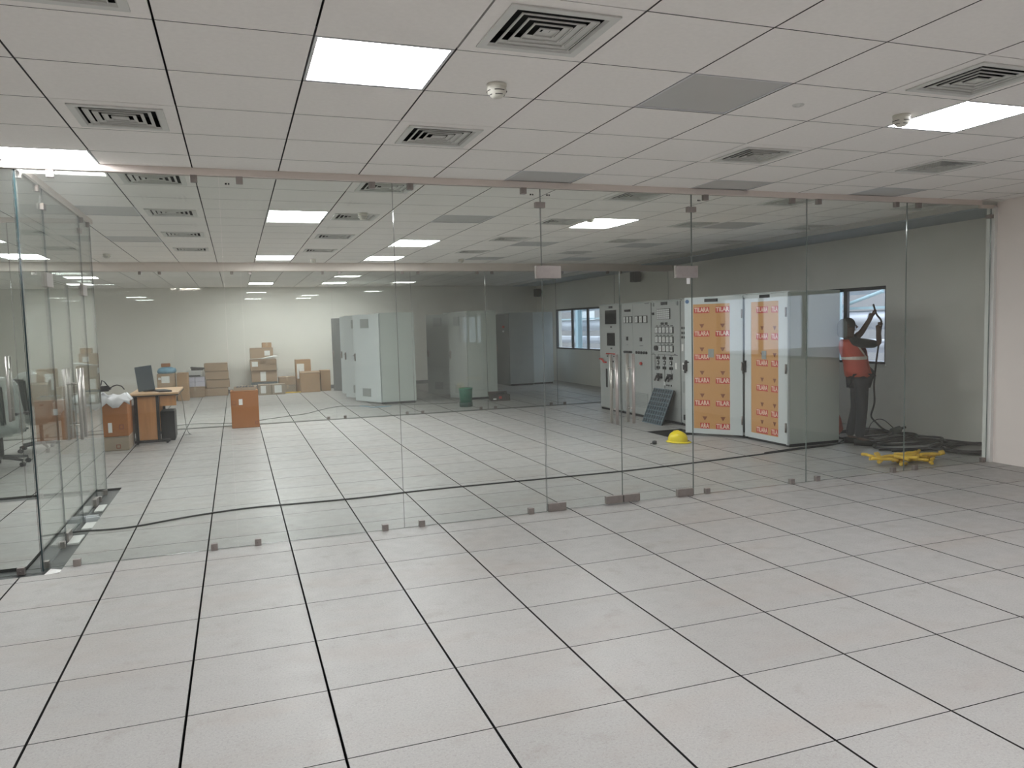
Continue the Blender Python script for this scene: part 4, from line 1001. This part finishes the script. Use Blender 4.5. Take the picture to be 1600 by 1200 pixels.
# chairs in plastic
def chair(x, y, rz, label):
    t = thing('office_chair', label, 'chair', (x, y, 0), rz, 'wrapped office chairs')
    for k in range(5):
        a = k*2*PI/5+.3; c, s = math.cos(a), math.sin(a)
        g = obj('base_arm', MB().tube([(0, 0, .12), (c*.16, s*.16, .105), (c*.31, s*.31, .085)], [.03, .022, .016], 8), M_BLK, t)
        obj('castor', MB().tube([(c*.31-s*.022, s*.31+c*.022, .03), (c*.31+s*.022, s*.31-c*.022, .03)], .03, 12).tube([(c*.31, s*.31, .085), (c*.31, s*.31, .04)], .008, 6), M_BLKM, g)
    obj('gas_column', MB().tube([(0, 0, .10), (0, 0, .42)], .025, 10), M_BLKM, t)
    mb = MB().box(-.24, .24, -.24, .24, .42, .50); obj('seat', mb, M_FABRIC, t, bevel=.03, seg=2)
    mb = MB().box(-.22, .22, .20, .24, .56, 1.08, 0, Matrix.Translation((0, .0, 0)) @ Matrix.Rotation(-.08, 4, 'X')); obj('backrest', mb, M_FABRIC, t, bevel=.02, seg=2)
    obj('back_support', MB().tube([(0, .05, .42), (0, .26, .46), (0, .33, .70)], .02, 8), M_BLK, t)
    for s in (-1, 1): obj('armrest', MB().tube([(s*.25, .02, .46), (s*.28, .02, .66), (s*.28, -.14, .68), (s*.28, .16, .68)], .018, 8), M_BLK, t)
    mb = MB().lathe([(.27, .40), (.32, .48), (.31, .62), (.29, .85), (.27, 1.05), (.20, 1.14), (0, 1.17)], 22)
    mb.v = [(x_, y_*.85+.06+rnd.uniform(-.012, .012), z_) for x_, y_, z_ in mb.v]
    obj('plastic_wrap', mb, M_POLY, t)
chair(-2.02, 7.95, 2.9, 'black office chair in clear plastic wrap, seen through the glass cabin')
chair(-1.85, 9.3, 2.3, 'second black office chair, behind the plastic-wrapped one')

# ------------------------------------------------------------------ back area: cartons
G = 'brown cartons stacked at the back wall'
for k in range(4):
    carton(.075+.016*((k*3) % 4-1.5), 17.95+.01*(k % 2), .57, .45, .207, .0+k*.2145, ['bottom', 'second from bottom', 'third from bottom', 'top'][k]+' carton of the neat stack of four at the back wall', M_CARD, group=G)
carton(-.40, 17.75, .46, .5, .27, 0, 'low carton under the lilac paper packs, left of the stack of four', M_CARD, group=G)
for k, (dx, z) in enumerate(((0, .273), (.235, .273), (0, .397), (.235, .397))):
    tag(obj('paper_pack', B(0, .225, 0, .30, 0, .118), M_LILAC, None, (-.39+dx+rnd.uniform(-.006, .004), 17.8, z), bevel=.004), '%s lilac-wrapped paper pack, %s row' % (('left', 'right')[k % 2], ('lower', 'upper')[k//2]), 'paper pack', 'lilac paper packs on the low carton')
t = thing('printer', 'white and grey printer with raised dark lid on the lilac packs', 'printer', (-.36, 17.84, .519))
obj('printer_body', B(0, .36, 0, .32, 0, .17), M_LAMPOFF, t, bevel=.01); obj('paper_tray', B(.03, .33, -.03, 0, .02, .05), M_BLK, t)
obj('lid', B(.08, .42, .0, .30, .235, .27, T=Matrix.Rotation(.10, 4, 'Y')), M_SLOT, t); obj('scanner', B(.12, .40, .02, .28, .17, .215), M_SLOT, t)
carton(-.97, 16.8, .42, .40, .34, 0, 'lower brown box with labels, behind the desk, at the back wall', M_CARDG, lab=[(.22, .34, .18, .29)], group=G)
carton(-.96, 16.82, .40, .38, .34, .343, 'upper brown box with white labels, below the blue bag', M_CARD, lab=[(.10, .28, .12, .28), (.03, .09, .2, .25)], group=G)
carton(-.53, 16.9, .26, .40, .68, 0, 'tall plain brown box right of the labelled pair', M_CARDB, group=G, tape=False)
mb = MB().lathe([(0, 0), (.19, .0), (.22, .05), (.20, .12), (.10, .155), (0, .16)], 14); mb.v = [(x_+rnd.uniform(-.012, .012), y_*.7+rnd.uniform(-.012, .012), z_) for x_, y_, z_ in mb.v]
tag(obj('blue_bag', mb, M_BLUE, None, (-.74, 17.0, .685)), 'blue plastic bag on top of the labelled brown boxes', 'bag')
carton(-.86, 16.93, .20, .16, .085, .846, 'small reddish box lying on the blue bag', M_CARDR, tape=False)
carton(1.215, 17.75, .65, .5, .315, 0, 'bottom dark grey box of the tall mixed stack', pbr('dark_box', (.12, .14, .15), .6, var=.2), tape=False, group=G)
carton(1.22, 17.75, .64, .5, .30, .318, 'wide brown box with a white sheet, second of the tall mixed stack', M_CARD, lab=[(.22, .36, .02, .27)], group=G)
carton(1.20, 17.72, .66, .5, .29, .621, 'brown box with white label, third of the tall mixed stack', M_CARD, lab=[(.04, .19, .11, .24)], group=G)
carton(1.21, 17.8, .58, .42, .275, .94, 'brown box with a corner label, fourth of the tall mixed stack', M_CARD, lab=[(.36, .50, .07, .20)], group=G)
carton(1.52, 17.86, .24, .25, .13, 1.218, 'smallest box on top of the tall mixed stack', M_CARDB, group=G)
mb = MB().tube([(1.45, 17.70, .93), (1.60, 17.66, .955), (1.75, 17.64, .98), (1.90, 17.64, .985)], [.012, .022, .026, .016], 8)
tag(obj('rolled_sheet', mb, M_WHITE), 'rolled white sheet sticking out of the tall mixed stack', 'paper roll')
carton(1.36, 17.35, .33, .33, .27, 0, 'grey carton with two white labels, left one before the tall stack', M_CARDG, lab=[(.06, .19, .05, .24)], group=G)
carton(1.70, 17.33, .33, .33, .27, 0, 'grey carton with two white labels, right one before the tall stack', M_CARDG, lab=[(.06, .24, .05, .24)], group=G)
carton(.92, 17.45, .42, .3, .25, 0, 'dark carton with clutter, left of the two grey cartons', M_CARDG, tape=False, group=G)
carton(1.90, 17.85, .44, .45, .20, 0, 'low flat carton beneath another, between the stack and open box', M_CARDG, group=G)
carton(1.905, 17.85, .435, .45, .21, .203, 'long flat carton lying on the low one, right of the tall stack', M_CARD, group=G)
tag(obj('yellow_strap', MB().box(0, .50, 0, .04, 0, .03), M_YEL, None, (2.0, 17.60, 0), bevel=.005), 'flat yellow strap on the floor before the low carton', 'strap')
o = carton(2.36, 17.98, .40, .35, .86, 0, 'upright brown carton with big white sheet at the back wall', M_CARDB, lab=[(.03, .22, .35, .75)], tape=False, group=G)
o = carton(2.44, 17.55, .50, .40, .52, 0, 'open brown carton with lifted flap, right of the low cartons', M_CARDB, tape=False, group=G)
obj('flap', MB().add([(0, 0, .52), (.5, 0, .52), (.5, .14, .56), (0, .14, .56)], [(0,1,2,3)]).add([(0, 0, .52), (-.04, .01, .62), (-.02, .30, .62), (0, .38, .52)], [(0,1,2,3)]), M_CARD, o)
carton(2.98, 17.72, .26, .38, .56, 0, 'narrow brown carton beside the open carton, next to the tall racks', M_CARDB, group=G, tape=False)
cable([(.9, 11.25, .006), (1.3, 11.45, .006), (1.75, 11.9, .006), (2.1, 12.0, .006), (2.45, 12.7, .006), (2.9, 13.3, .006), (3.2, 13.0, .006), (3.8, 12.85, .006), (4.6, 12.6, .006), (5.3, 12.4, .006)], .006, 'thin grey cable wandering over the floor behind the rear glass', M_CABLEG)
cable([(-.8, 11.1, .006), (-.2, 11.4, .006), (.2, 11.7, .006), (.5, 11.2, .006), (.8, 11.25, .006)], .005, 'thin grey wire behind the rear glass, left of the russet box', M_CABLEG)
cable([(3.3, 13.0, .006), (3.45, 12.8, .006), (3.4, 12.6, .006), (3.6, 12.5, .006), (3.9, 12.6, .006)], .008, 'short pale blue cable end on the floor before the first rack', M_BLUE)

# ------------------------------------------------------------------ racks in the back area
def rack_door(parent, hinge, free, h=1.95, vents=True, mat=M_CABL):
    hx, hy = hinge; fx, fy = free; L = math.hypot(hx-fx, hy-fy); rz = math.atan2(hy-fy, hx-fx)
    d = link('door', None, parent, (fx, fy, 0), rz)
    obj('door_leaf', B(0, L, 0, .022, .04, h+.01), mat, d, bevel=.003)
    if vents:
        for z0, z1 in ((1.66, 1.86), (.15, .33)):
            mb = B(L*.30, L*.62, -.006, 0, z0, z1)
            for k in range(7): mb.box(L*.32, L*.60, -.012, -.006, z0+.012+k*(z1-z0-.02)/7, z0+.022+k*(z1-z0-.02)/7)
            obj('vent', mb, M_LOUVRE, d)
    obj('handle', MB().box(.03, .07, -.015, 0, .93, 1.10).tube([(.05, -.015, 1.06), (.05, -.05, 1.06), (.12, -.05, 1.06)], .009, 8), M_STEEL, d)
    return d
def rack(x0, x1, y0, y1, label, side=M_CABG, doors=(), h=1.98, dark=True):
    t = thing('server_rack', label, 'rack', (0, 0, 0), 0, 'tall grey racks in the back area')
    obj('plinth', B(x0+.02, x1-.02, y0+.01, y1-.01, 0, .05), M_BLKM, t)
    mb = MB().box(x0, x1, y0, y0+.02, .05, h).box(x0, x1, y1-.02, y1, .05, h).box(x1-.02, x1, y0+.02, y1-.02, .05, h).box(x0, x1, y0+.02, y1-.02, h-.02, h).box(x0, x1, y0+.02, y1-.02, .05, .07)
    obj('enclosure', mb, side, t)
    obj('mounting_plate', B(x1-.22, x1-.20, y0+.06, y1-.06, .10, h-.06), M_CABD if dark else M_CABL, t)
    mb = MB()
    for y in (y0+.05, y1-.08): mb.box(x0+.03, x0+.06, y, y+.03, .07, h-.02)
    obj('rail', mb, M_CABL, t)
    for d in doors: rack_door(t, *d)
    return t
rack(3.80, 4.55, 13.05, 14.08, 'nearest tall grey rack of the left row, vented door ajar', doors=[((3.78, 13.08), (3.36, 13.98))])
rack(3.80, 4.55, 14.12, 15.15, 'second rack of the left row, its door ajar', doors=[((3.78, 14.15), (3.29, 15.05))], dark=False)
rack(3.80, 4.55, 15.19, 16.22, 'third rack of the left row, hidden behind open doors', doors=[((3.78, 15.22), (3.34, 16.15))])
rack(3.80, 4.55, 16.26, 17.3, 'farthest rack of the left row, dark mesh door ajar', doors=[((3.78, 16.29), (3.25, 17.15), 1.93, False, M_CABD)])
rack(5.72, 6.40, 12.95, 13.95, 'nearest rack of the middle row, behind the green bin', doors=[((5.71, 12.97), (5.40, 13.38), 1.95, True, M_CAB)])
rack(5.72, 6.40, 14.0, 15.0, 'second rack of the middle row, dark door ajar with vents', doors=[((5.66, 14.05), (5.22, 14.75), 1.93, True, M_CAB)])
t = rack(7.82, 8.50, 16.05, 17.1, 'rack with red and white lamps at the back right', side=M_CAB, doors=[((7.81, 16.07), (7.62, 16.6), 1.93, False, M_CABD)])
obj('indicator_lamp', MB().tube([(7.70, 16.22, 1.60), (7.72, 16.25, 1.60)], .03, 10), M_RED, t); obj('indicator_lamp', MB().tube([(7.70, 16.22, 1.48), (7.72, 16.25, 1.48)], .025, 10), M_WHITE, t)
rack(8.54, 9.12, 16.15, 17.1, 'rightmost rack at the back, close to the far window', side=M_CABL)
# green bin and tool case before the racks
t = thing('plastic_bin', 'green plastic bin with dark base before the middle racks', 'bin', (5.27, 11.65, 0))
obj('bin_body', MB().lathe([(0, .09), (.125, .09), (.137, .35), (.145, .36), (.145, .38), (.130, .38), (.120, .10), (0, .10)], 28), M_GREEN, t)
obj('bin_base', MB().lathe([(0, 0), (.135, 0), (.135, .09), (0, .09)], 28), M_GREEND, t)
t = thing('tool_case', 'open dark brown tool case on the floor right of the green bin', 'tool case', (6.05, 12.35, 0), -.1)
mbx = MB().box(0, .42, 0, .24, 0, .012).box(0, .42, 0, .012, .012, .13).box(0, .42, .228, .24, .012, .13).box(0, .012, .012, .228, .012, .13).box(.408, .42, .012, .228, .012, .13)
M_TC = pbr('tool_case_brown', (.06, .045, .04), .5, var=.2)
obj('case_body', mbx, M_TC, t); obj('case_lid', B(0, .42, 0, .03, 0, .13, T=Matrix.Translation((0, .245, .08)) @ Matrix.Rotation(-.6, 4, 'X')), M_TC, t)
obj('latch', B(.17, .23, -.01, 0, .05, .10), M_RED, t); obj('label', B(.04, .11, -.003, 0, .03, .06), M_WHITE, t)
obj('drill', MB().tube([(.08, .12, .10), (.30, .12, .17)], .035, 10).tube([(.26, .12, .14), (.30, .12, .04)], .022, 8), M_BLK, t)
# loudspeaker-like boxes high on the right wall
for y, z, l in ((12.15, 2.73, 'dark box-shaped speaker high on the right wall above the control cabinets'), (18.2, 2.66, 'dark box-shaped speaker high on the wall in the far corner')):
    t = thing('wall_speaker', l, 'speaker', (XR, y, z-.08), 0, 'dark speakers high on the walls')
    obj('bracket', B(-.06, 0, -.02, .02, .0, .10), M_BLKM, t); obj('cabinet', B(-.22, -.06, -.11, .11, -.10, .13), M_BLK, t, bevel=.006)
    obj('grille', B(-.226, -.22, -.095, .095, -.085, .115), M_SLOT, t)
